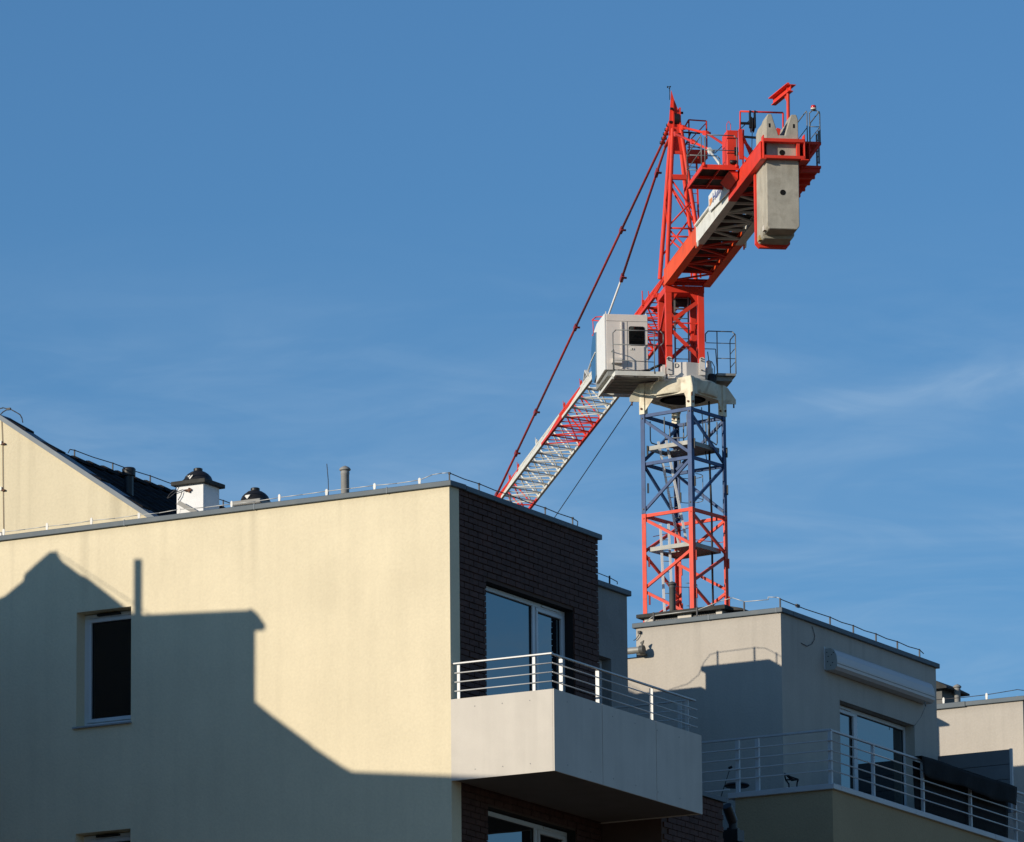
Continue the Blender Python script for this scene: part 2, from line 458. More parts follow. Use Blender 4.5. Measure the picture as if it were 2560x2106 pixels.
# ================================================================== YELLOW BLOCK (front)
ZA = 19.58
A = thing('apartment_building', 'pale yellow rendered apartment block with dark brick side and a balcony at its front corner', 'building', FA)
hw1 = (4.82, 5.67, 16.935, 18.476)
hw2 = (4.82, 5.67, 13.973, 15.513)
SH = 2.962
m = MB(); wall(m, 'x', 0, 0, 22, 0, ZA, [hw1, hw2], 0.22)
wall_a = m.build('facade_wall', 'yellow_render', A)
for h in (hw1, hw2):
    m = MB(); reveal(m, 'x', 0, h, 0.24); m.build('window_reveal', 'yellow_render', A)
for h in (hw1, hw2):
    w = window(A, 'x', 0.20, h[0]-0.02, h[1], h[2]+0.015, h[3]-0.01, [(h[0]+0.035, h[1]-0.055)], 'glass_plain', sash=[0], fw=0.055)
    MB().box(0.15, 0.20, h[0]+0.28, h[1]-0.22, h[3]-0.045, h[3]-0.02).build('trickle_vent', 'gasket', w)
    MB().box(-0.045, 0.20, h[0]-0.015, h[1]+0.04, h[2]-0.025, h[2]-0.002).build('sill', 'sill_metal', w, bevel=0.003)
# side: corner strip, brick face, windows
bx0 = FA.Y(1148.5, 1400, 0).x
bx1 = 4.06
op_l, op_r = FA.Y(1214.3, 1451, 0).x, FA.Y(1435, 1519, 0).x
op_t = 18.49
op_b = 16.10
hole_s1 = (op_l, op_r, op_b, op_t)
hole_s2 = (op_l, op_r, op_b-SH, op_t-SH)
m = MB(); m.box(0.0, bx0, 0.0, 0.3, 0, ZA)
m = MB().add([(0, 0, 0), (bx0, 0, 0), (bx0, 0, ZA), (0, 0, ZA)], [(0, 1, 2, 3)])
m.add([(bx0, 0, 0), (bx0, 0.018, 0), (bx0, 0.018, ZA), (bx0, 0, ZA)], [(0, 1, 2, 3)])
m.build('corner_strip', 'yellow_render', A)
m = MB(); wall(m, 'y', 0.018, bx0, bx1-0.02, 0, ZA, [hole_s1, hole_s2], 0.2)
m.add([(bx1-0.02, 0.018, 0), (bx1-0.02, 9, 0), (bx1-0.02, 9, ZA), (bx1-0.02, 0.018, ZA)], [(0, 1, 2, 3)])
m.build('side_wall', 'mortar', A)
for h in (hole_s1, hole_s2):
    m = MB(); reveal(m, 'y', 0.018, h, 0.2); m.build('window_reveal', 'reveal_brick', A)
# brick slips, one by one
BL, BH, JT = 0.25, 0.0805, 0.012
slips = []
row = 0; z = ZA-0.006
def subtract(x0, x1, z0, z1):
    segs = [(x0, x1)]
    for h in (hole_s1, hole_s2):
        if z0 < h[3]-0.01 and z1 > h[2]+0.01:
            ns = []
            for a, b in segs:
                if b <= h[0] or a >= h[1]: ns.append((a, b)); continue
                if a < h[0]: ns.append((a, h[0]))
                if b > h[1]: ns.append((h[1], b))
            segs = ns
    return [s for s in segs if s[1]-s[0] > 0.03]
while z-BH > 12.5:
    z0, z1 = z-BH+JT, z
    x = bx0+0.004 - (BL/2 if row % 2 else 0)
    while x < bx1:
        a, b = max(x, bx0+0.004), min(x+BL-JT, bx1+0.001)
        if b-a > 0.02:
            for s in subtract(a, b, z0, z1): slips.append((s[0], s[1], z0, z1, row))
        x += BL
    z -= BH; row += 1
def near(s):
    return (FA.world(((s[0]+s[1])/2, 0, (s[2]+s[3])/2))-CAM).length
vis = [s for s in slips if not (s[3] < 16.8 and s[2] > 15.6)]
full = [s for s in vis if s[1]-s[0] > BL-JT-0.003]
full.sort(key=near)
chosen = set(id(s) for s in full[:300])
bm0 = MB().box(0, BL-JT, -0.004, 0.016, 0, BH-JT)
proto = bm0.build('brick', 'brick', A, bevel=0.0025)
first = True
rest = MB()
for s in slips:
    jy = random.uniform(-0.0025, 0.0025)
    if id(s) in chosen:
        if first: proto.location = (s[0], jy, s[2]); first = False
        else: inst(proto, A, (s[0], jy, s[2]))
    else:
        rest.box(s[0], s[1], -0.004+jy, 0.016, s[2], s[3])
o = rest.build('brickwork', 'brick', A); o['kind'] = 'stuff'
# side window doors
for dz in (0, -SH):
    c = 0.018+0.125
    q = lambda px: FA.Y(px, 1550, c).x
    w = window(A, 'y', c, op_l-0.0, op_r, op_b+dz+0.02, op_t+dz-0.012,
               [(op_l+0.06, q(1331)), (q(1338.5), op_r-0.055)], 'glass_coated', sash=[1], fw=0.06)
    MB().box(q(1352), q(1395), c-0.02, c, op_t+dz-0.05, op_t+dz-0.03).build('trickle_vent', 'window_frame', w)
# curtain edge pattern visible behind the upper pane
o = MB().box(op_l+0.08, op_r-0.08, 0.40, 0.42, op_b, op_t).build('room_shade', 'interior', A)
# lace curtain edge: chain of rings hanging behind the glass, seen at the left of the pane
lace = MB(); cz = op_t-0.25
while cz > op_b+0.1:
    for k in range(10):
        t0, t1 = 2*math.pi*k/10, 2*math.pi*(k+1)/10
        lace.tube((op_l+0.19+0.035*math.cos(t0), 0.158, cz+0.042*math.sin(t0)), (op_l+0.19+0.035*math.cos(t1), 0.158, cz+0.042*math.sin(t1)), 0.006, 4, cap=False)
    cz -= 0.09
lace.build('lace_edging', 'sill_metal', A)
# copings
m = MB(); m.prism([(-0.04, -0.045, ZA-0.012), (-0.04, 22, ZA-0.012), (-0.04, 22, ZA+0.058), (-0.04, -0.045, ZA+0.058)], (0.42, 0, 0.012))
m.build('coping', 'coping_metal', A, bevel=0.006)
m = MB(); m.prism([(0.385, -0.045, ZA-0.012), (0.385, 0.40, ZA-0.0), (0.385, 0.40, ZA+0.074), (0.385, -0.045, ZA+0.060)], (bx1+0.06-0.385, 0, 0))
m.build('coping', 'coping_metal', A, bevel=0.006)
m = MB()
for i in range(12): m.box(-0.044, -0.030, 0.9+2.0*i, 0.915+2.0*i, ZA-0.014, ZA+0.066)
each(m, 'coping_joint', 'verge_metal', A)
MB().box(0.35, bx1-0.03, 0.35, 22, ZA-0.25, ZA-0.15).build('roof', 'roof_felt', A)
MB().box(bx1-0.36, bx1-0.021, 0.42, 22, ZA-0.2, ZA-0.013).build('added_rear_parapet', 'yellow_render', A)  # unseen parapet, added with its coping to keep sun off the terrace
MB().box(bx1-0.38, bx1+0.03, 0.42, 22, ZA-0.012, ZA+0.06).build('coping', 'coping_metal', A)
# rear wing: grey rendered part behind the brick box and stair block further back
wz = 18.965
wing = MB(); gw0, gw1 = bx1-0.03, 4.985
hole_g = (3.5, FA.Y(1528, 1660, 0.05).x, 16.3, FA.Y(1528, 1648, 0.05).z)
wall(wing, 'y', 0.05, bx1-0.02, gw1, 0, wz, [(bx1-0.02, hole_g[1], hole_g[2], hole_g[3])], 0.2)
wing.add([(gw1, 0.05, 0), (gw1, 5.0, 0), (gw1, 5.0, wz), (gw1, 0.05, wz)], [(0, 1, 2, 3)])
wing.box(bx1-0.01, gw1-0.01, 0.4, 5.0, wz-0.2, wz-0.1)
wing.box(gw0+0.04, gw1-0.02, 1.0, 5.0, wz-0.1, wz+0.62)  # unseen raised part, added to cast shade on the terrace
rw = wing.build('wing_and_blocker', 'dull_grey_render', A)
m = MB(); reveal(m, 'y', 0.05, (bx1-0.02, hole_g[1], hole_g[2], hole_g[3]), 0.22); m.build('window_reveal', 'dull_grey_render', rw)
window(A, 'y', 0.19, bx1-0.02, hole_g[1], hole_g[2], hole_g[3]-0.01, [(bx1+0.02, hole_g[1]-0.06)], 'glass_coated', fw=0.05)
MB().box(bx1-0.02, gw1+0.045, 0.0, 0.30, wz-0.012, wz+0.062).build('coping', 'coping_metal', rw, bevel=0.006)
MB().box(gw1+0.02, 10.2, 5.2, 22, 0, 19.45).build('wing_and_blocker', 'dull_grey_render', A)  # unseen mass added to block ambient light from the grey block
# stair block (its outline is what shades the grey block beyond)
oB = FA.to_local(FB.o)
sb = MB()
ax1 = oB.x-3.0; by0, by1 = oB.y+1.69+0.05, oB.y+2.78
sb.box(5.3, ax1-0.03, by0, by1, 0, 20.66)
sb.box(ax1-2.6, ax1-0.03, by1+0.001, oB.y+6.5, 0, 20.35)
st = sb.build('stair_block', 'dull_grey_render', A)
m = MB(); m.box(5.28, ax1, by0-0.05, by1+0.06, 20.66, 20.73); m.build('coping', 'coping_metal', st)
m = MB(); m.box(ax1-2.65, ax1, by1+0.062, oB.y+6.5, 20.35, 20.42); m.build('coping', 'coping_metal', st)
m = MB(); zc = 20.73
wp = [(ax1-0.05, by1+0.62, 20.44), (ax1-0.05, by1+0.30, 20.50), (ax1-0.05, by1+0.12, 20.62), (ax1-0.05, by1+0.03, 20.80), (ax1-0.05, by1-0.08, 20.91), (ax1-0.05, by1-0.2, 20.93),
      (ax1-0.05, by0+0.2, 20.94), (ax1-0.10, by0+0.06, 20.93), (ax1-0.30, by0+0.0, 20.90), (ax1-2.4, by0, 20.90)]
m.path(wp, 0.005)
for yy in (by1-0.2, by0+0.22): m.box(ax1-0.06, ax1-0.045, yy-0.012, yy+0.012, 20.73, 20.95)
for xx in (ax1-0.35, ax1-1.1, ax1-1.9): m.box(xx-0.012, xx+0.012, by0-0.006, by0+0.006, 20.73, 20.92)
m.build('conductor_wire', 'wire', st)

# lightning conductor around the roof edge
LC = thing('lightning_conductor', 'thin lightning wire on white clips along the roof edge of the yellow block', 'lightning conductor', FA)
clip = MB()
clip.prism([(0, -0.012, 0), (0, 0.012, 0), (0, 0.019, 0.045), (0, 0.017, 0.085), (0, 0.0, 0.098), (0, -0.017, 0.085), (0, -0.019, 0.045)], (0.008, 0, 0))
cpo = clip.build('wire_clip', 'holder_white', LC)
fst = True; wpts = []
for i, px in enumerate((8.5, 117, 228, 347, 447, 578.6, 698, 816, 936, 1048.5)):
    py = 1340-(px/1123)*138
    p = FA.X(px, py, -0.01)
    if fst: cpo.location = (-0.01, p.y, ZA+0.055); fst = False
    else: inst(cpo, LC, (-0.01, p.y, ZA+0.055), rz=random.uniform(-0.15, 0.15), scale=(1, 1, random.uniform(0.9, 1.08)))
    wpts.append((0.0, p.y, ZA+0.115+random.uniform(-0.012, 0.008)))
left_end = [( -0.012, 8.5, ZA+0.11)]
wr = MB()
pts = [(0.0, wpts[0][1]+0.7, ZA+0.10)]
for a, b in zip(wpts, wpts[1:]):
    pts.append(a); pts.append(((a[0]+b[0])/2, (a[1]+b[1])/2, (a[2]+b[2])/2+random.uniform(-0.012, 0.004)))
pts.append(wpts[-1])
e0 = wpts[-1]
pts += [(0.0, 0.25, ZA+0.165), (0.02, 0.12, ZA+0.175), (0.05, 0.03, ZA+0.175)]
wr.path(pts, 0.0055); wr.build('wire', 'wire_bright', LC)
post = MB().box(-0.006, 0.006, -0.008, 0.008, 0, 0.125); post.box(-0.012, 0.012, -0.012, 0.012, 0.10, 0.13)
po = post.build('wire_post', 'wire', LC)
rp = [0.06] + [FA.Y(px, 1250, 0.03).x for px in (1198, 1275.5, 1362.7, 1431)]
for i, xx in enumerate(rp):
    if i == 0: po.location = (xx, 0.03, ZA+0.055)
    else: inst(po, LC, (xx, 0.03, ZA+0.055))
m = MB(); pts = [(0.05, 0.03, ZA+0.175)]
for a, b in zip(rp, rp[1:]): pts += [(a, 0.03, ZA+0.175), ((a+b)/2, 0.03, ZA+0.165)]
pts += [(rp[-1], 0.03, ZA+0.172), (rp[-1]+0.2, 0.06, ZA+0.165), (rp[-1]+0.27, 0.10, ZA+0.13), (rp[-1]+0.25, 0.16, ZA+0.09)]
m.path(pts, 0.0065); m.build('wire', 'wire', LC)
for px in (1391, 1448):
    MB().lathe([(0.03, 0), (0.035, 0.02), (0.02, 0.045)], (FA.Y(px, 1300, 0.10).x, 0.10, ZA+0.055), 10).build('clip_foot', 'holder_white', LC)
# second run on the rear wing
LC2 = thing('lightning_conductor', 'short lightning wire on one post above the grey rear wing beside the dark brick wall', 'lightning conductor', FA)
xx = FA.Y(1524, 1455, 0.08).x
MB().box(xx-0.006, xx+0.006, 0.07, 0.09, wz+0.06, wz+0.20).build('wire_post', 'wire', LC2)
MB().path([(bx1-0.01, 0.08, wz+0.185), (xx, 0.08, wz+0.175), (xx+0.22, 0.08, wz+0.155), (xx+0.26, 0.10, wz+0.13)], 0.006).build('wire', 'wire', LC2)
MB().lathe([(0.03, 0), (0.035, 0.02), (0.02, 0.045)], (xx+0.12, 0.14, wz+0.062), 10).build('clip_foot', 'holder_white', LC2)

# ------------------------------------------------------------------ balcony
bz0, bz1 = 15.72, 16.775
by = -1.50
bxe = FA.Y(1755, 1935, by).x
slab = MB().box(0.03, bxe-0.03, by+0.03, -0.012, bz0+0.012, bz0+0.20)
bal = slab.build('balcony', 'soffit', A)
MB().box(0.0, 0.022, by+0.024, 0.0, bz0, bz1).build('balcony_panel', 'fibre_panel', bal)
j1, j2 = FA.Y(1507, 1900, by).x, FA.Y(1642, 1950, by).x
for a, b in ((0.001, j1-0.006), (j1+0.006, j2-0.006), (j2+0.006, bxe)):
    MB().box(a, b, by, by+0.022, bz0-random.uniform(0, 0.002), bz1).build('balcony_panel', 'fibre_panel', bal)
MB().box(bxe-0.022, bxe, by+0.024, 0.6, bz0, bz1).build('balcony_panel', 'fibre_panel', bal)
m = MB().box(0.024, bxe-0.024, by+0.024, by+0.04, bz0+0.03, bz1-0.03)
m.box(0.024, 0.04, by+0.04, -0.02, bz0+0.2, bz1-0.03); m.box(bxe-0.04, bxe-0.024, by+0.04, -0.02, bz0+0.2, bz1-0.03)
m.build('panel_backing', 'gasket', bal)
m = MB()
for x in (0.0,):
    for yy in (-0.35, -0.75, -1.15):
        for zz in (bz0+0.12, bz1-0.12): m.tube((-0.003, yy, zz), (0.001, yy, zz), 0.008, 8)
for xx in [0.35+0.62*i for i in range(int((bxe-0.4)/0.62)+1)]:
    for zz in (bz0+0.12, bz1-0.12): m.tube((xx, by-0.003, zz), (xx, by+0.001, zz), 0.008, 8)
m.build('panel_screw', 'pipe_grey', bal)['kind'] = 'stuff'
rh = 0.47
zt = bz1+rh
ri = 0.06
def post_bar(x0, x1, y0, y1): MB().box(x0, x1, y0, y1, bz1-0.3, zt-0.02).build('railing_post', 'rail_paint', bal, bevel=0.003)
for px in (1146, 1334.5):
    p = FA.X(px, 1690, ri); post_bar(ri, ri+0.012, p.y-0.022, p.y+0.022)
yo = by+0.06
for px in (1408, 1499, 1633, 1721):
    p = FA.Y(px, 1750, yo)
    MB().box(p.x-0.006, p.x+0.006, yo-0.0, yo+0.055, bz1-0.3, zt-0.02).build('railing_post', 'rail_paint', bal, bevel=0.002)
pe = FA.Y(1721, 1750, yo).x
m = MB(); m.bar((ri-0.005, 0.05, zt), (ri-0.005, yo-0.015, zt), 0.04, 0.022); m.build('handrail', 'rail_paint', bal, bevel=0.004)
m = MB(); m.bar((ri-0.024, yo+0.02, zt+0.001), (bxe-0.02, yo+0.02, zt+0.001), 0.04, 0.022); m.build('handrail', 'rail_paint', bal, bevel=0.004)
m = MB(); m.bar((bxe-0.10, yo+0.05, zt), (bxe-0.10, 0.6, zt), 0.04, 0.022); m.build('handrail', 'rail_paint', bal, bevel=0.004)
for k in (1, 2, 3):
    zz = zt-0.118*k-0.005
    MB().tube((ri-0.008, -0.03, zz), (ri-0.008, yo-0.01, zz), 0.0085, 8).build('rail', 'rail_paint', bal)
    MB().tube((ri-0.008, yo-0.01, zz), (bxe-0.02, yo-0.01, zz), 0.0085, 8).build('rail', 'rail_paint', bal)
    MB().tube((bxe-0.10, yo+0.05, zz), (bxe-0.10, 0.6, zz), 0.0085, 8).build('rail', 'rail_paint', bal)
for px in (1699.5,):
    p = FA.X(px, 1800, bxe-0.10); MB().box(bxe-0.106, bxe-0.094, p.y-0.03, p.y+0.03, bz1-0.3, zt-0.01).build('railing_post', 'rail_paint', bal, bevel=0.002)

# lower roof corner with pipe and brick below the balcony, seen between the two blocks
lowz = FA.Y(1790, 2045, 0.0).z
LR = thing('brick_annex', 'dark brick annex with a pale roof pipe tucked under the end of the corner balcony', 'building', FA)
an0, an1 = bx1+0.95, FA.Y(1812, 2080, -0.9).x
m = MB(); m.box(bx1+0.05, an1-0.02, -0.88, 0.04, 0, lowz-0.08); m.build('backing_wall', 'mortar', LR)
z = lowz-0.09; row = 0; fb = None
while z > 13.9:
    x = an1-0.02-BL*10-(BL/2 if row % 2 else 0)
    while x < an1-0.02:
        a, b = max(x, bx1+0.06), min(x+BL-JT, an1-0.015)
        if b-a > 0.1 and len([0]) :
            if b-a > BL-JT-0.002:
                if fb is None:
                    fb = MB().box(0, BL-JT, 0, 0.02, 0, BH-JT).build('brick', 'brick', LR); fb.location = (a, -0.90, z-BH+JT)
                else: inst(fb, LR, (a, -0.90, z-BH+JT))
        x += BL
    z -= BH; row += 1
MB().box(bx1+0.05, an1+0.02, -0.94, 0.04, lowz-0.08, lowz-0.02).build('roof_edge', 'coping_metal', LR)
pz = FA.Y(1790, 2023, -0.6).z
m = MB(); m.tube((bx1+1.0, -0.6, pz), (FA.Y(1792, 2023, -0.6).x, -0.6, pz), 0.055, 12); m.tube((FA.Y(1792, 2023, -0.6).x, -0.6, pz), (FA.Y(1801, 2024, -0.6).x, -0.6, pz-0.02), 0.055, 12, r2=0.03)
m.build('roof_pipe', 'pipe_grey', LR)
m = MB(); p1 = FA.Y(1817, 2015, -0.5); p2 = FA.Y(1832, 2055, -0.5)
m.tube(p1, p2, 0.07, 10); m.tube((p2.x, -0.5, p2.z), (p2.x+0.02, -0.5, 12), 0.06, 10)
m.box(p2.x-0.10, p2.x+0.10, -0.62, -0.38, p2.z-0.45, p2.z-0.12); m.tube((p2.x-0.12, -0.66, p2.z-0.3), (p2.x-0.12, -0.66, 12), 0.055, 10)
m.tube((p2.x, -0.5, p2.z-0.09), (p2.x, -0.5, p2.z-0.14), 0.085, 12)
m.build('downpipe', 'black_plastic', LR)

# ------------------------------------------------------------------ things on the yellow roof
ch_x = 4.0
c0 = FA.X(442, 1250, ch_x); c1 = FA.X(508, 1250, ch_x)
czt = FA.X(508, 1208, ch_x).z
czs = FA.X(508, 1200, ch_x).z
b0, b1 = c1.y, c0.y
xe = ch_x+(b1-b0)
CH = thing('chimney', 'square white chimney with dark slab and black domed cowl behind the yellow block roof edge', 'chimney', FA)
MB().box(ch_x, xe, b0, b1, 17, czt).build('stack', 'white_plaster', CH)
ov = 0.062
MB().box(ch_x-ov, xe+ov, b0-ov, b1+ov, czt, czt+0.058).build('cap_slab', 'slab_dark', CH, bevel=0.006)
def cowl(parent, cx, cy, z, r=0.205):
    MB().lathe([(r, 0), (r*1.03, 0.025), (r*0.99, 0.04), (r*0.90, 0.085), (r*0.72, 0.125), (r*0.50, 0.155), (r*0.34, 0.168), (r*0.31, 0.172), (r*0.31, 0.205), (r*0.24, 0.213)], (cx, cy, z), 24).build('cowl', 'black_plastic', parent)
    m = MB(); m.prism([(cx-r-0.004, cy+0.0, z+0.02), (cx-r-0.004, cy+0.05, z+0.075), (cx-r-0.004, cy-0.05, z+0.075)], (-0.01, 0, 0)); m.build('vent_flap', 'holder_white', parent)
mx, my = (ch_x+xe)/2, (b0+b1)/2
cowl(CH, mx, my, czt+0.058)
m = MB()
def P4(x, y, px, py): return FA.X(px, py, x)
pp = [FA.X(px, py, ch_x-0.03) for px, py in ((488, 1178), (474, 1186), (462, 1198), (444, 1212), (438, 1225), (425, 1235), (418, 1246), (424, 1244), (438, 1232), (456, 1225), (466, 1227))]
m.path(pp, 0.006)
m.path([FA.X(px, py, ch_x-0.03) for px, py in ((455, 1229), (452, 1240), (445, 1251))], 0.006)
m.build('cable', 'wire', CH)
p = FA.X(470, 1226, ch_x-0.02)
m = MB(); m.box(p.x-0.01, p.x+0.012, p.y-0.055, p.y+0.055, p.z-0.012, p.z+0.014); m.box(p.x-0.012, p.x+0.014, p.y-0.03, p.y-0.01, p.z-0.035, p.z+0.03)
m.build('cable_clamp', 'rust', CH)
m = MB(); m.bar(FA.X(446, 1257, ch_x-0.1), FA.X(492, 1283, ch_x-0.1), 0.03, 0.06); m.build('strut', 'pipe_grey', CH)
CW = thing('chimney', 'low chimney with black domed cowl just showing over the yellow block roof edge', 'chimney', FA)
q0 = FA.X(654, 1250, ch_x); q1 = FA.X(583, 1262, ch_x); zb = FA.X(654, 1247, ch_x).z
MB().box(ch_x, ch_x+0.42, q0.y, q1.y, 17, zb-0.06).build('stack', 'white_plaster', CW)
MB().box(ch_x-0.05, ch_x+0.47, q0.y-0.005, q1.y+0.01, zb-0.06, zb).build('cap_slab', 'pipe_grey', CW, bevel=0.006)
cq = FA.X(638, 1240, ch_x+0.21)
cowl(CW, ch_x+0.21, cq.y, zb-0.0, 0.205)
m = MB(); m.path([FA.X(px, py, ch_x-0.02) for px, py in ((634, 1226), (622, 1229), (610, 1238), (603, 1252), (598, 1262))], 0.006); m.build('cable', 'wire', CW)
def vent_pipe(frame, px, ptop, pbase, x, rr, label, dark='pipe_grey'):
    t = thing('vent_pipe', label, 'vent pipe', frame, group=None)
    p = frame.X(px, ptop, x); zt_ = p.z
    MB().lathe([(rr, -1.6), (rr, -rr*2.2), (rr*1.07, -rr*2.1), (rr*1.07, -rr*1.55), (rr, -rr*1.45), (rr, -rr*1.0)], (x, p.y, zt_), 18).build('pipe', dark, t)
    MB().lathe([(rr*1.15, -rr*1.25), (rr*1.38, -rr*1.05), (rr*1.38, -rr*0.85), (rr*1.25, -rr*0.62), (rr*0.8, -rr*0.28), (rr*0.3, -0.004), (0.01, 0)], (x, p.y, zt_), 18).build('cap', dark, t)
    return t
vent_pipe(FA, 862.5, 1165, 1229, 2.5, 0.056, 'grey mushroom capped vent pipe rising over the yellow block roof edge')
AN = thing('antenna', 'thin black whip aerial beside the vent pipe on the yellow block', 'antenna', FA)
MB().path([FA.X(817, 1160, 2.0), FA.X(820.5, 1200, 2.0), FA.X(821.5, 1245, 2.0)], 0.006).build('whip', 'wire', AN)

# ------------------------------------------------------------------ gabled house behind on the left
gx = 3.0
G = thing('gabled_house', 'pale yellow gabled house with steep dark tiled roof behind the front block', 'house', FA)
ga = FA.X(2, 1041, gx)                     # apex of verge
gb = FA.X(381, 1291, gx)                   # lower end of verge
slope = (ga.z-gb.z)/(ga.y-gb.y)            # z per m of y
def gz(y): return ga.z + slope*(y-ga.y) if y < ga.y else ga.z - slope*(y-ga.y)
ylow = ga.y-5.4; ylow2 = ga.y+7.5
m = MB(); m.prism([(gx, ylow, 0), (gx, ylow, gz(ylow)), (gx, ga.y, ga.z-0.03), (gx, ylow2, gz(ylow2)), (gx, ylow2, 0)], (0.3, 0, 0))
m.build('gable_wall', 'yellow_render', G)
LEN = 9.0
def roofpt(x, y, dz): return (x, y, gz(y)+dz)
m = MB(); m.prism([roofpt(gx-0.05, ga.y, 0.0), roofpt(gx-0.05, ylow, 0.0), roofpt(gx-0.05, ylow, -0.065), roofpt(gx-0.05, ga.y, -0.055)], (0.05, 0, 0))
m.prism([roofpt(gx-0.05, ylow, 0.02), roofpt(gx-0.05, ylow, 0), roofpt(gx-0.05, ga.y, 0), roofpt(gx-0.05, ga.y, 0.02)], (0.30, 0, 0))
m.build('verge_flashing', 'verge_metal', G)
for (fa, fb_) in ((0.02, 0.16), (0.26, 0.37), (0.58, 0.66), (0.80, 0.93)):
    L_ = ga.y-gb.y; ya, yb = ga.y-fa*L_, ga.y-fb_*L_
    MB().prism([roofpt(gx+0.02, ya, 0.022), roofpt(gx+0.02, yb, 0.022), roofpt(gx+0.02, yb, 0.05)], (0.22, 0, 0)).build('flashing_step', 'roof_tile', G)  # shade of the steps put into their colour by the dark tile material
d0 = -0.30
m = MB(); m.prism([roofpt(gx+0.3, ga.y, d0-0.05), roofpt(gx+0.3, ylow, d0-0.05), roofpt(gx+0.3, ylow, d0-0.25), roofpt(gx+0.3, ga.y, d0-0.25), roofpt(gx+0.3, ylow2, d0-0.25), roofpt(gx+0.3, ylow2, d0-0.05)], (LEN, 0, 0))
m.build('roof', 'roof_tile', G)
# tiles: courses step down the slope
tile_src = None; tw, tl = 0.30, 0.36; cnt = 0
ang = math.atan(slope)
bigt = MB()
for i in range(int(LEN/tw)):
    for j in range(15):
        y1 = ga.y-0.05-j*tl*math.cos(ang)
        p = roofpt(gx+0.32+i*tw, y1, d0)
        if cnt < 280 and j < 9 and i < 31:
            if tile_src is None:
                t = MB()
                t.prism([(0.01, 0, 0.012), (0.06, 0, 0.035), (0.13, 0, 0.045), (0.20, 0, 0.028), (0.28, 0, 0.012), (0.28, 0, -0.01), (0.01, 0, -0.01)], (0, -tl*math.cos(ang), -tl*math.sin(ang)+0.02))
                tile_src = t.build('roof_tile', 'roof_tile', G); tile_src.location = p
            else: inst(tile_src, G, p)
            cnt += 1
        else:
            bigt.prism([(p[0]+0.01, p[1], p[2]-0.01), (p[0]+0.13, p[1], p[2]+0.045), (p[0]+0.28, p[1], p[2]-0.01)], (0, -tl*math.cos(ang), -tl*math.sin(ang)+0.02))
o = bigt.build('lower_tiles', 'roof_tile', G); o['kind'] = 'stuff'
rt = None
for i in range(int(LEN/0.39)):
    if rt is None:
        t = MB(); n = 8
        pts = [(0, 0.13*math.cos(math.pi*k/n), 0.10*math.sin(math.pi*k/n)+0.0) for k in range(n+1)]
        pts2 = [(0.42, 0.10*math.cos(math.pi*k/n), 0.075*math.sin(math.pi*k/n)) for k in range(n+1)]
        t.add(pts+pts2, [(k, k+1, n+2+k, n+1+k) for k in range(n)]+[tuple(range(n+1))], True)
        rt = t.build('ridge_tile', 'roof_tile', G); rt.location = (gx+0.28, ga.y, ga.z+d0-0.02)
    else: inst(rt, G, (gx+0.28+0.39*i, ga.y, ga.z+d0-0.02))
m = MB()
rw_ = [(gx+1.75, ga.y, ga.z-0.20), (gx+1.8, ga.y, ga.z-0.14)]
for i in range(1, 9): rw_ += [(gx+0.9+i*1.02, ga.y, ga.z-0.13), (gx+1.4+i*1.02, ga.y, ga.z-0.14)]
m.path(rw_, 0.007)
for i in range(1, 9): m.box(gx+0.9+i*1.02-0.008, gx+0.9+i*1.02+0.008, ga.y-0.008, ga.y+0.008, ga.z+d0, ga.z-0.12)
m.build('ridge_wire', 'wire', G)
m = MB(); m.path([FA.X(px, py, gx-0.03) for px, py in ((0, 1022), (8, 1020), (20, 1023), (27, 1024), (40, 1031), (50, 1037), (55, 1046), (57, 1057))], 0.008)
m.path([FA.X(px, py, gx-0.03) for px, py in ((0, 1038), (8, 1030), (20, 1023))], 0.008)
q = FA.X(22, 1023, gx-0.03); m.box(q.x-0.015, q.x+0.015, q.y-0.03, q.y+0.03, q.z-0.015, q.z+0.015)
m.build('apex_wire', 'wire', G)
m = MB(); m.path([FA.X(px, py, gx-0.012) for px, py in ((4, 1052), (6.5, 1110), (7.5, 1226), (9, 1330))], 0.0045)
for py in (1110, 1226): q = FA.X(7, py, gx-0.03); m.box(q.x-0.01, q.x+0.03, q.y-0.03, q.y+0.02, q.z-0.01, q.z+0.01)
m.build('down_conductor', 'rust', G)
m = MB()
for py in (1108, 1223, 1336): q = FA.X(2.5, py, gx-0.02); m.box(q.x-0.01, q.x+0.02, q.y-0.012, q.y+0.02, q.z-0.02, q.z+0.03)
m.build('wire_clip', 'holder_white', G)
xq = gx+0.4
while xq < gx+LEN:
    q = FA.X(322, 1243, xq)
    if gz(q.y)+d0 >= q.z: break
    xq += 0.02
zq_ = FA.X(317, 1171, xq).z
m = MB().lathe([(0.064, q.z-zq_-0.3), (0.064, -0.12), (0.095, -0.115), (0.098, -0.02), (0.08, 0.0)], (xq, q.y, zq_), 16)
m.build('roof_vent', 'black_plastic', G)

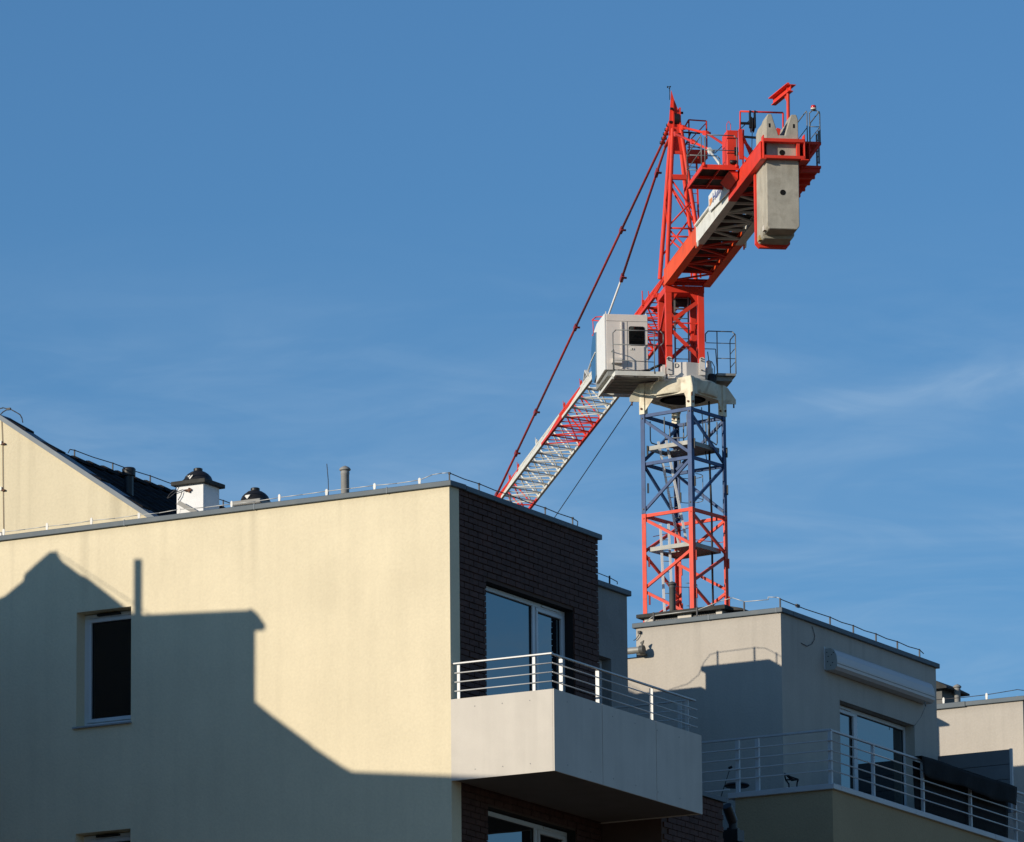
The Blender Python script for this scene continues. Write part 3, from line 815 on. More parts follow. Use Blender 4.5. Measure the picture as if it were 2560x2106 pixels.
# ================================================================== GREY BLOCK (middle right)
ZB = 20.545
Bd = thing('apartment_building', 'grey beige rendered penthouse block with an awning box, standing in front of the crane mast', 'building', FB)
w_l = 2.44; w_r = 5.425
hb_l, hb_r = FB.Y(2099, 1749, 0).x, FB.Y(2286, 1811, 0).x
hb = (hb_l, hb_r, 17.0, 19.505)
m = MB(); wall(m, 'x', 0, 0, w_l, 0, ZB, [], 0)
m.add([(0, w_l, 0), (6, w_l, 0), (6, w_l, ZB), (0, w_l, ZB)], [(0, 1, 2, 3)])
m.build('facade_wall', 'grey_render', Bd)
m = MB(); wall(m, 'y', 0, 0, w_r, 0, ZB, [hb], 0.2)
m.add([(w_r, 0, 0), (w_r, 4, 0), (w_r, 4, ZB), (w_r, 0, ZB)], [(0, 1, 2, 3)])
m.build('side_wall', 'grey_render', Bd)
m = MB(); reveal(m, 'y', 0, hb, 0.26); m.build('window_reveal', 'grey_render', Bd)
# left hand lower extension of facade where the roof gutter meets it (hidden parts omitted)
m = MB(); wall(m, 'x', 0.0, w_l, 7.0, 0, FB.X(1590, 1640, 0).z-0.02, [], 0); m.build('facade_wall', 'grey_render', Bd)
m = MB(); m.box(-0.04, 0.34, -0.045, w_l+0.05, ZB-0.012, ZB+0.062); m.build('coping', 'coping_metal', Bd, bevel=0.006)
m = MB(); m.box(0.345, w_r+0.06, -0.045, 0.34, ZB-0.012, ZB+0.063); m.build('coping', 'coping_metal', Bd, bevel=0.006)
m = MB(); m.box(-0.045, -0.03, 0.045, 0.06, ZB-0.013, ZB+0.066); m.box(-0.045, -0.03, 1.18, 1.2, ZB-0.013, ZB+0.066); each(m, 'coping_joint', 'verge_metal', Bd)
MB().box(0.02, 5.4, 0.02, w_l-0.02, ZB-0.12, ZB-0.06).build('roof', 'roof_felt', Bd)
c = 0.155
qf = lambda px: FB.Y(px, 1850, c).x
w = window(Bd, 'y', c, hb_l, hb_r, 17.02, 19.49, [(hb_l+0.05, qf(2137)), (qf(2144), hb_r-0.055)], 'glass_coated', sash=[0], fw=0.06)
MB().box(hb_l+0.1, qf(2127), c-0.02, c, 19.44, 19.46).build('trickle_vent', 'window_frame', w)
MB().box(hb_l+0.08, hb_r-0.08, 0.45, 0.47, 17.0, 19.5).build('room_shade', 'interior', Bd)
# awning cassette
off = -0.20
aL_, aR_ = FB.Y(2092, 1660, off).x, FB.Y(2337, 1745, off).x
zt_ = FB.Y(2092, 1638, off).z; zb_ = FB.Y(2092, 1667, off).z
zT = FB.Y(2068, 1622, 0).z-0.02
m = MB()
prof = [(-0.002, zT), (-0.10, zT+0.005), (-0.155, zT-0.03), (-0.195, zt_), (-0.205, (zt_+zb_)/2), (-0.20, zb_+0.01), (-0.16, zb_-0.035), (-0.03, zb_-0.045), (-0.002, zb_-0.03)]
a_ = aL_+0.012
m.prism([(a_, y, zz) for y, zz in prof], (aR_-a_, 0, 0))
aw = m.build('awning_cassette', 'awning_box', Bd)
m = MB(); m.prism([(aL_-0.004, y*1.01, zz) for y, zz in prof], (0.014, 0, 0)); m.build('end_plate', 'awning_end', aw)
m = MB(); xx = FB.Y(2066, 1650, 0).x
m.box(aL_-0.03, aL_-0.012, -0.015, 0, FB.Y(2067, 1676, 0).z, zT+0.03); m.build('wall_bracket', 'window_frame', aw)
m = MB()
for (dy, dz) in ((-0.04, -0.06), (-0.06, -0.12), (-0.12, -0.10), (-0.15, -0.07), (-0.05, -0.2), (-0.13, -0.22), (-0.10, -0.26)):
    m.tube((aL_-0.010, dy, zT+dz), (aL_-0.003, dy, zT+dz), 0.008, 8)
each(m, 'end_hole', 'hole_black', aw)
MB().box(a_+0.004, aR_-0.002, -0.209, -0.2, (zt_+zb_)/2-0.035, (zt_+zb_)/2-0.031).build('cassette_seam', 'pipe_dark', aw)
m = MB(); q = FB.Y(2314, 1760, -0.15); m.tube((q.x-0.03, -0.15, zb_-0.05), (q.x, -0.15, zb_-0.11), 0.012, 8); m.path([(q.x, -0.15, zb_-0.11), (q.x-0.05, -0.08, zb_-0.3), FB.Y(2283, 1819, -0.02)], 0.005)
m.build('crank_eye', 'pipe_grey', aw)
m = MB(); m.path([FB.Y(px, py, -0.012) for px, py in ((2030, 1566), (2034, 1578), (2037, 1590), (2036, 1600), (2029, 1611), (2018, 1616), (2010, 1612), (2003, 1608))], 0.005)
m.build('loose_cable', 'wire', Bd)
# roof edge conductor
LB = thing('lightning_conductor', 'thin lightning wire on posts around the roof edge of the grey beige block', 'lightning conductor', FB)
pb = MB().box(-0.010, 0.010, -0.010, 0.010, 0, 0.15).build('wire_post', 'wire', LB)
left = [FB.X(px, 1550, 0.02).y for px in (1634, 1743, 1861)]
ys = left
pb.location = (0.02, ys[0], ZB+0.06)
for y in ys[1:]: inst(pb, LB, (0.02, y, ZB+0.06))
rr_ = [0.03]+[FB.Y(px, 1600, 0.02).x for px in (2014+62, 2133.7, 2190, 2243, 2298)]
for x in rr_: inst(pb, LB, (x, 0.02, ZB+0.06))
m = MB(); m.path([(0.03, ys[0]+0.16, ZB+0.01), (0.03, ys[0]+0.12, ZB+0.09), (0.03, ys[0], ZB+0.16), (0.03, ys[1], ZB+0.17), (0.03, (ys[1]+ys[2])/2, ZB+0.27), (0.03, ys[2]+0.2, ZB+0.30), (0.03, ys[2], ZB+0.22), (0.03, ys[2]-0.4, ZB+0.21), (0.03, 0.22, ZB+0.25), (0.04, 0.08, ZB+0.235), (0.05, 0.02, ZB+0.21)], 0.0065)
m.build('wire', 'wire_bright', LB)
m = MB(); pts = [(0.05, 0.02, ZB+0.21)]
for a, b in zip(rr_, rr_[1:]): pts += [(a, 0.02, ZB+0.20), ((a+b)/2, 0.02, ZB+0.185)]
pts += [(rr_[-1], 0.02, ZB+0.20), (rr_[-1]+0.15, 0.02, ZB+0.16)]
m.path(pts, 0.0075); q = (0.62, 0.02, ZB+0.19); m.box(q[0]-0.05, q[0]+0.05, 0.005, 0.035, q[2]-0.02, q[2]+0.025)
m.build('wire', 'wire', LB)
# vent shaft with dark slab on the grey block
VS = thing('vent_shaft', 'wide flat dark slab on light brick piers and mesh over the grey block roof edge', 'vent shaft', FB)
vx = 0.55
vl = FB.X(1590, 1540, vx).y; vr = FB.X(1812, 1515, vx).y
vz1 = FB.X(1812, 1511, vx).z; vz0 = vz1-0.065
m = MB(); m.prism([(vx, vl, vz0), (vx, vl, vz1-0.01), (vx, vr, vz1), (vx, vr, vz0)], (0.75, 0, 0))
m.prism([(vx+0.75, vl, vz0), (vx+0.75, vl, vz1-0.01), (vx+0.75, vr, vz1), (vx+0.75, vr, vz0)], (0.25, 0, 0.0))
m.prism([(vx+0.15, vr+0.0, vz0), (vx+0.15, vr, vz1-0.002), (vx+0.15, vr-0.20, vz1-0.05), (vx+0.15, vr-0.24, vz1-0.09)], (0.85, 0, 0))
m.build('cap_slab', 'slab_dark', VS, bevel=0.004)
m = MB(); m.box(vx+0.12, vx+0.9, vr+0.1, vl-0.1, ZB-0.1, vz0); m.build('mesh_screen', 'black_plastic', VS)
for (pa, pb_) in ((1611, 1632), (1694, 1728), (1790, 1805)):
    ya, yb = FB.X(pa, 1540, vx+0.08).y, FB.X(pb_, 1535, vx+0.08).y
    MB().box(vx+0.08, vx+0.3, yb, ya, ZB-0.05, vz0).build('pier', 'fibre_panel', VS)
m = MB()
yy = vr+0.1
while yy < vl-0.1:
    m.box(vx+0.114, vx+0.118, yy, yy+0.006, ZB-0.02, vz0); yy += 0.03
zz = ZB
while zz < vz0: m.box(vx+0.112, vx+0.114, vr+0.1, vl-0.1, zz, zz+0.005); zz += 0.03
m.build('wire_mesh', 'pipe_dark', VS)['kind'] = 'stuff'
vent_pipe(FB, 1680.5, 1454, 1525, 1.0, 0.050, 'dark grey capped vent pipe standing in front of the crane mast', 'pipe_dark')
# gutter at the left edge of the facade
GU = thing('roof_gutter', 'short half round metal gutter end between the two blocks', 'gutter', FB)
qy = FB.X(1601, 1625, -0.14)
m = MB(); m.lathe([(0.052, 0.0), (0.052, 1.5)], (-0.14, qy.y-0.02, qy.z), 16, 'y'); m.build('gutter', 'galvanised', GU)
m = MB(); m.lathe([(0.066, -0.05), (0.066, 0.015)], (-0.14, qy.y-0.01, qy.z), 16, 'y'); m.box(-0.14, -0.01, qy.y-0.05, qy.y+0.06, qy.z-0.07, qy.z-0.05)
m.prism([(-0.15, qy.y-0.03, qy.z+0.05), (-0.15, qy.y-0.06, qy.z+0.14), (-0.15, qy.y+0.0, qy.z+0.11)], (0.03, 0, 0)); m.build('end_cap', 'pipe_dark', GU)
m = MB(); m.path([FB.X(px, py, -0.03) for px, py in ((1599, 1582), (1596, 1590), (1590, 1598), (1584, 1602))], 0.006)
q = FB.X(1598, 1581, -0.03); m.box(q.x-0.015, q.x+0.03, q.y-0.02, q.y+0.02, q.z-0.02, q.z+0.02); m.build('wire_end', 'wire', GU)

# terrace in front of the grey block
_d = CF + (2080.5-CXP)/FPX*CR - (1960-CYP)/FPX*CU
_p = CAM + _d*(97.0/math.hypot(_d.x, _d.y))
FT = Frame(_p.x, _p.y, AZ)
tz1 = _p.z; pth = 0.08
T = thing('terrace', 'walled roof terrace with pale coping and white railing below the grey block', 'terrace', FT)
tl = FT.X(1838, 2000, 0).y
m = MB(); wall(m, 'x', 0, 0, tl, 0, tz1-pth, [], 0); m.add([(0, tl, 0), (0.8, tl, 0), (0.8, tl, tz1-pth), (0, tl, tz1-pth)], [(0, 1, 2, 3)]); m.build('parapet_wall', 'parapet_render', T)
m = MB(); wall(m, 'y', 0, 0, 14, 0, tz1-pth, [], 0); m.build('parapet_wall', 'parapet_render', T)
m = MB(); m.box(-0.05, 0.20, -0.05, tl+0.10, tz1-pth, tz1); m.build('coping', 'rail_paint', T, bevel=0.005)
jj = [0.202, FT.Y(2290, 2012, -0.05).x, FT.Y(2488, 2075, -0.05).x, 8.5]
for a, b in zip(jj, jj[1:]): MB().box(a+0.002, b-0.002, -0.05, 0.20, tz1-pth, tz1).build('coping', 'rail_paint', T, bevel=0.005)
MB().box(0.1, 14, 0.1, 5.5, tz1-0.9, tz1-0.75).build('terrace_floor', 'roof_felt', T)
rzt = FT.X(2057, 1827, 0.06).z
def tpost(x0, x1, y0, y1, z0=tz1): return MB().box(x0, x1, y0, y1, z0, rzt-0.01).build('railing_post', 'rail_paint', T, bevel=0.003)
tpost(0.05, 0.10, 0.03, 0.085)
for px in (1893.5, 1844): y = FT.X(px, 1900, 0.07).y; tpost(0.05, 0.10, y-0.03, y+0.03)
ends = []
for px in (2183, 2302+4, 2423+1, 2534+2): x = FT.Y(px, 1950, 0.07).x; tpost(x-0.02, x+0.02, 0.045, 0.095); ends.append(x)
MB().bar((0.06, 0.02, rzt), (0.06, 6.0, rzt), 0.045, 0.03).build('handrail', 'rail_paint', T, bevel=0.004)
MB().bar((0.10, 0.06, rzt), (8.5, 0.06, rzt), 0.045, 0.03).build('handrail', 'rail_paint', T, bevel=0.004)
for k in (1, 2, 3, 4):
    zz = rzt-0.147*k-0.01
    MB().tube((0.03, 0.03, zz), (0.03, 6.0, zz), 0.011, 8).build('rail', 'rail_paint', T)
    MB().tube((0.03, 0.03, zz), (8.5, 0.03, zz), 0.011, 8).build('rail', 'rail_paint', T)
for k in (5, 6):
    zz = rzt-0.147*k-0.01
    MB().tube((0.03, tl+0.1, zz), (0.03, 6.0, zz), 0.011, 8).build('rail', 'rail_paint', T)
# black cloth hung over the railing
BF = thing('fabric_cover', 'long black fabric windbreak draped over the terrace railing', 'fabric cover', FT)
def fab(name, x0, x1, ztop, zbot, y, folds, yb=0.0):
    m = MB(); n = 40; rows = 6
    for i in range(n+1):
        f = i/n; x = x0+(x1-x0)*f
        for j in range(rows+1):
            g_ = j/rows
            zt2 = ztop(f); zb2 = zbot(f)
            m.v.append((x, y-0.02*math.sin(f*math.pi*folds+g_*2.0)*g_-yb*g_, zt2+(zb2-zt2)*g_))
    for i in range(n):
        for j in range(rows):
            a = i*(rows+1)+j; m.f.append([a, a+1, a+rows+2, a+rows+1]); m.sm.append(True)
    o = m.build(name, 'black_fabric', BF)
    so = o.modifiers.new('thickness', 'SOLIDIFY'); so.thickness = 0.006
    return o
fx0, fx1 = FT.Y(2303, 1930, -0.02).x, FT.Y(2541, 2020, -0.02).x
fab('cloth', fx0, fx1, lambda f: rzt+0.035+0.012*math.sin(f*9), lambda f: rzt-0.24-0.02*f-0.02*math.sin(f*11), -0.035, 9)
fab('inner_cloth', fx0+0.02, fx1+0.02, lambda f: rzt-0.02, lambda f: tz1+0.02, 0.13, 5)
m = MB(); m.prism([(fx0, -0.035, rzt+0.04), (fx0, 0.14, rzt+0.04), (fx0, 0.14, rzt+0.03), (fx0, -0.035, rzt+0.03)], (fx1-fx0, 0, 0)); m.build('cloth_fold', 'black_fabric', BF)
# screen of three boards on the terrace
SC = thing('privacy_screen', 'grey privacy screen of wide horizontal boards at the end of the terrace', 'screen', FT)
sx = FT.to_local(FB.world((w_r, 0, 0))).x+0.2
sR = FT.X(2524, 1875, sx).y; sL = FT.X(2325, 1900, sx).y
stz = FT.X(2520, 1874, sx).z
zz = stz
for h in (0.235, 0.235, 0.26, 0.26):
    MB().box(sx, sx+0.02, sR, sL+0.4, zz-h+0.008, zz).build('board', 'screen_board', SC)
    zz -= h
MB().box(sx-0.01, sx+0.03, sR-0.04, sR, zz, stz+0.01).build('screen_post', 'rail_paint', SC)
MB().box(sx+0.021, sx+0.03, sR, sL+0.4, zz, stz-0.005).build('backing', 'gasket', SC)
# small things on the terrace
FCh = thing('folding_chair', 'small dark folded chair leaning on the terrace behind the railing', 'chair', FT)
m = MB(); cx_ = 0.8
P_ = lambda px, py: FT.X(px, py, cx_)
m.path([P_(1961, 1934), P_(1964, 1950), P_(1972, 1960)], 0.012); m.path([P_(1961, 1934), P_(1976, 1942), P_(1996, 1949)], 0.012)
m.path([P_(1964, 1950), P_(1996, 1949), P_(1993, 1956)], 0.012); m.path([P_(1972, 1960), P_(1974, 1985)], 0.012); m.path([P_(1993, 1956), P_(1990, 1988)], 0.012)
m.build('chair_frame', 'black_steel', FCh)
m = MB(); m.prism([P_(1963, 1938), P_(1976, 1944), P_(1994, 1951), P_(1978, 1953)], (0.02, 0, 0)); m.build('seat', 'black_fabric', FCh)
UM = thing('parasol_base', 'dark round parasol base with a leaning pole behind the railing of the terrace', 'parasol base', FT)
q = FT.X(1842, 1963, 0.5)
MB().lathe([(0.17, -0.03), (0.19, -0.01), (0.17, 0.015), (0.05, 0.03)], (q.x, q.y, q.z), 20).build('base', 'black_steel', UM)
m = MB(); m.path([FT.X(1800, 2000, 0.45), FT.X(1824, 1925, 0.45), FT.X(1828, 1917, 0.45)], 0.006); m.tube(FT.X(1822, 1921, 0.45), FT.X(1830, 1917, 0.45), 0.02, 8); m.build('pole', 'black_steel', UM)

# ================================================================== FAR BLOCK (right)
ZC = ZC_SURVEY
Cd = thing('apartment_building', 'small beige rendered rooftop block at the right edge of the picture', 'building', FC)
m = MB(); wall(m, 'x', 0, 0, 6, 0, ZC, [], 0); m.build('facade_wall', 'grey_render', Cd)
m = MB(); wall(m, 'y', 0, 0, 6, 0, ZC, [], 0); m.build('side_wall', 'grey_render', Cd)
m = MB(); m.box(-0.04, 0.34, -0.045, FC.X(2413, 1760, -0.04).y, ZC-0.012, ZC+0.062); m.build('coping', 'coping_metal', Cd, bevel=0.006)
m = MB(); m.box(-0.045, 0.335, FC.X(2413, 1760, -0.04).y+0.002, 6, ZC-0.020, ZC+0.066); m.build('coping', 'coping_metal', Cd, bevel=0.006)
m = MB(); m.box(0.345, 6, -0.045, 0.34, ZC-0.012, ZC+0.063); m.build('coping', 'coping_metal', Cd, bevel=0.006)
LCc = thing('lightning_conductor', 'thin lightning wire on two white clips along the edge of the far beige roof', 'lightning conductor', FC)
cl = [FC.X(2358.5, 1750, 0).y, FC.X(2466, 1735, 0).y]
o = MB().prism([(0, -0.014, 0), (0, 0.014, 0), (0, 0.02, 0.06), (0, 0.017, 0.10), (0, 0, 0.115), (0, -0.017, 0.10), (0, -0.02, 0.06)], (0.008, 0, 0)).build('wire_clip', 'holder_white', LCc)
o.location = (0, cl[0], ZC+0.06); inst(o, LCc, (0, cl[1], ZC+0.06))
MB().path([(0.01, 2.0, ZC+0.16), (0.01, cl[0], ZC+0.145), (0.01, (cl[0]+cl[1])/2, ZC+0.14), (0.01, cl[1], ZC+0.145), (0.01, cl[1]-0.35, ZC+0.165), (0.02, 0.1, ZC+0.18), (0.1, 0.02, ZC+0.17)], 0.006).build('wire', 'wire', LCc)
MB().lathe([(0.05, 0), (0.055, 0.02), (0.03, 0.035)], (0.15, FC.X(2545, 1740, 0.15).y, ZC+0.06), 12).build('clip_foot', 'holder_white', LCc)
vent_pipe(FC, 2393, 1711, 1755, 1.3, 0.050, 'pale capped vent pipe on the far beige roof')
# chimney slab seen past the right edge of the grey block
DS = thing('chimney', 'dark flat chimney slab jutting past the right edge of the grey block', 'chimney', FB)
dsx = 9.9
qa = FB.X(2366, 1715, dsx); dz = qa.z
m = MB(); m.prism([(dsx, qa.y, dz), (dsx, qa.y, dz-0.03), (dsx, qa.y+0.9, dz-0.03), (dsx, qa.y+0.9, dz+0.12), (dsx, qa.y+0.22, dz+0.12)], (0.9, 0, 0)); m.build('cap_slab', 'slab_dark', DS)
MB().box(dsx+0.1, dsx+0.8, qa.y+0.13, qa.y+0.8, 15, dz-0.03).build('stack', 'pipe_dark', DS)
# a second one hidden behind the grey block; its shadow falls on the far block
fcx = 8.93; dl = 2.2
tipy, tipz = FB.X(2374, 1811, fcx).y+0.495*dl, FB.X(2374, 1811, fcx).z+0.295*dl
sty = FB.X(2350, 1850, fcx).y+0.495*dl
x_ = fcx-dl
m = MB(); m.prism([(x_, tipy, tipz), (x_, tipy, tipz-0.03), (x_, sty+0.8, tipz-0.03), (x_, sty+0.8, tipz+0.12), (x_, tipy+0.22, tipz+0.12)], (0.3, 0, 0)); m.build('rear_chimney_cap', 'slab_dark', Bd)
MB().box(x_+0.02, x_+0.28, sty, sty+0.7, 15, tipz-0.03).build('rear_chimney', 'pipe_dark', Bd)

# ================================================================== TOWER CRANE
CRN = thing('tower_crane', 'red white and blue tower crane with a concrete counterweight rising behind the blocks', 'tower crane', FK)
def K(u, v, z): return Vector((u, -v, z))
def KU(px, py, u): return FK.X(px, py, u)             # point on the plane u = const
def KV(px, py, v): return FK.Y(px, py, -v)            # point on the plane v = const
rotM = FM.rz-FK.rz
cm, sm_ = math.cos(rotM), math.sin(rotM)
def MM(x, y, z): return Vector((x*cm-y*sm_, x*sm_+y*cm, z))    # mast axes in crane axes
LEGP = [(-0.74, 0.74), (-0.74, -0.74), (0.74, -0.74), (0.74, 0.74)]   # left, near, right, back
def mast_section(name, z0, z1, mt, zig, top=True, mids=(), joined=False):
    legs = []
    m = MB()
    root = None
    root = bpy.data.objects.new(name, None); COL.objects.link(root); root.parent = CRN
    for i in range(4):
        a, b = LEGP[i], LEGP[(i+1) % 4]
        for h in ([z1-0.05] if top else [])+list(mids):
            MB().bar(MM(*a, h), MM(*b, h), 0.06, 0.085).build('mast_strut', mt, root)
    for i in range(4):
        l_ = MB(); a = LEGP[i]
        ex, ey = MM(1, 0, 0), MM(0, 1, 0)
        qx, qy = (1 if a[0] < 0 else -1), (1 if a[1] < 0 else -1)
        l_.prism([MM(a[0]+qx*lx, a[1]+qy*ly, z0) for lx, ly in ((-0.06, -0.06), (0.065, -0.06), (0.065, -0.042), (-0.042, -0.042), (-0.042, 0.065), (-0.06, 0.065))], (0, 0, z1-z0-0.004))
        l_.build('mast_leg', mt, root)
        k = MB()
        for zz in (z0+0.12, z1-0.12):
            for ax in ((-0.065, 0), (0, -0.065)):
                pc = MM(a[0]+ax[0], a[1]+ax[1], zz); pd = MM(a[0]+ax[0]*1.25, a[1]+ax[1]*1.25, zz)
                k.tube(pc, pd, 0.022, 8)
        # climbing lugs
        for zz in (z0+0.55, z0+1.55):
            if zz < z1-0.3: k.prism([MM(a[0]+x_, a[1]-0.07, zz) for x_ in (0.02, 0.055)]+[MM(a[0]+x_, a[1]-0.07, zz+0.26) for x_ in (0.055, 0.02)], MM(0, -0.035, 0))
        k.build('mast_bolt', 'pipe_dark' if mt != 'mast_red' else mt, root)['kind'] = 'stuff'
        for (fa, fb_, zs_, ze_) in zig:
            a_, b_ = LEGP[i], LEGP[(i+1) % 4]
            p = a_ if fa == 0 else b_; q = b_ if fa == 0 else a_
            MB().bar(MM(*p, zs_), MM(*q, ze_), 0.05, 0.075).build('mast_brace', mt, root)
    return root
blue = mast_section('mast_section', 37.0, 39.65, 'crane_blue', [(0, 1, 39.50, 38.42), (1, 0, 38.28, 37.10)], True, (38.32,))
red1 = mast_section('mast_section', 34.05, 36.996, 'mast_red', [(0, 1, 36.86, 36.02), (1, 0, 35.90, 35.06), (0, 1, 34.94, 34.14)], True)
m = MB()
zz = 34.04
while zz > 1:
    z0 = max(0.0, zz-2.95)
    for i in range(4):
        a, b = LEGP[i], LEGP[(i+1) % 4]
        m.prism([MM(a[0]+sx_*0.06, a[1]+sy_*0.06, z0) for sx_, sy_ in ((-1, -1), (1, -1), (1, 1), (-1, 1))], (0, 0, zz-z0-0.004))
        m.bar(MM(*a, zz-0.05), MM(*b, zz-0.05), 0.06, 0.085); m.bar(MM(*a, zz-0.1), MM(*b, zz-1.0), 0.05, 0.075); m.bar(MM(*b, zz-1.1), MM(*a, zz-2.0), 0.05, 0.075); m.bar(MM(*a, zz-2.05), MM(*b, zz-2.85), 0.05, 0.075)
    zz = z0
m.build('lower_mast', 'mast_red', CRN)
# landings
def landing(z, hole_x=(-0.62, -0.15), hole_y=(0.10, 0.62)):
    m = MB(); h = 0.66
    for s_ in (-1, 1):
        m.bar(MM(-h, s_*h, z), MM(h, s_*h, z), 0.03, 0.11); m.bar(MM(s_*h, -h, z), MM(s_*h, h, z), 0.03, 0.11)
    r = m.build('landing', 'galvanised', CRN)
    m = MB(); n = 9
    for i in range(n):
        x0 = -h+2*h*i/n+0.01; x1 = x0+2*h/n-0.03
        for (y0, y1) in (((-h, hole_y[0]),) if hole_x[0] < (x0+x1)/2 < hole_x[1] else ((-h, h),)):
            m.prism([MM(x0, y0, z-0.02), MM(x1, y0, z-0.02), MM(x1, y1, z-0.02), MM(x0, y1, z-0.02)], (0, 0, 0.03))
    each(m, 'grating', 'rail_grey', r)
    return r
L1 = landing(38.74); L2 = landing(36.06)
def ladder(parent, p, q, sep, n, r=0.018, mt='aluminium', rr=0.010, flat=None):
    p, q, sep = Vector(p), Vector(q), Vector(sep)
    m = MB()
    for s_ in (-0.5, 0.5): m.bar(p+sep*s_, q+sep*s_, 3.4*r, 1.8*r)
    o = m.build('ladder', mt, parent)
    m = MB()
    for i in range(n):
        c_ = p.lerp(q, (i+0.5)/n); m.tube(c_-sep/2, c_+sep/2, rr, 6)
    each(m, 'rung', 'rail_grey' if mt != 'crane_red' else mt, o)
    return o
ladder(CRN, MM(-0.42, 0.38, 38.95), MM(0.48, 0.34, 36.1), MM(0.02, -0.24, 0), 11)
ladder(CRN, MM(-0.52, 0.28, 36.72), MM(-0.15, 0.40, 33.4), MM(0.14, -0.16, 0), 12)
m = MB()
def hoop(m, c, rx, ry, z, r=0.010, a0=0, a1=360, n=14):
    pts = [MM(c[0]+rx*math.cos(R(a0+(a1-a0)*i/n)), c[1]+ry*math.sin(R(a0+(a1-a0)*i/n)), z) for i in range(n+1)]
    m.path(pts, r, 5)
for zz in (38.1, 37.45): hoop(m, (0.35, 0.05), 0.33, 0.33, zz, a0=-120, a1=150)
for zz in (35.2, 34.6): hoop(m, (0.25, 0.15), 0.28, 0.28, zz, a0=-150, a1=120)
for a in (-60, 20, 90): m.tube(MM(0.35+0.33*math.cos(R(a)), 0.05+0.33*math.sin(R(a)), 38.1), MM(0.35+0.33*math.cos(R(a)), 0.05+0.33*math.sin(R(a)), 37.45), 0.010, 5)
for a in (-60, 20): m.tube(MM(0.25+0.28*math.cos(R(a)), 0.15+0.28*math.sin(R(a)), 35.2), MM(0.25+0.28*math.cos(R(a)), 0.15+0.28*math.sin(R(a)), 34.2), 0.008, 5)
m.build('ladder_cage', 'rail_grey', CRN)['kind'] = 'stuff'
# hanging guard rails just under the slewing ring
m = MB()
for (x, y, dx, dy) in ((-0.5, 0.7, 0.75, -0.1), (-0.72, 0.1, 0.1, -0.65), (0.1, -0.72, 0.55, 0.1), (0.3, 0.2, 0.3, -0.5)):
    m.path([MM(x, y, 39.5), MM(x, y, 39.0), MM(x+0.05*dx, y+0.05*dy, 38.93), MM(x+dx*0.9, y+dy*0.9, 38.88), MM(x+dx, y+dy, 38.95), MM(x+dx, y+dy, 39.5)], 0.016, 6)
m.build('guard_loop', 'rail_grey', CRN)['kind'] = 'stuff'
m = MB(); m.path([MM(0.55, -0.45, 40.1), MM(0.53, -0.45, 38.5), MM(0.56, -0.47, 37.0), MM(0.58, -0.45, 35.5), MM(0.60, -0.45, 33.5)], 0.028, 8)
m.path([MM(0.42, -0.3, 39.9), MM(0.44, -0.35, 38.9), MM(0.50, -0.4, 38.4)], 0.012, 6)
m.build('power_cable', 'black_steel', CRN)
m = MB(); m.path([KU(1633, 1342, 0.2), KU(1700, 1328, 0.4), KU(1733, 1316, 0.4)], 0.010); m.path([KU(1738, 1350, 0.2), KU(1800, 1357, 0.4), KU(1810, 1355, 0.2)], 0.010)
m.build('tie_rope', 'mast_red', CRN)

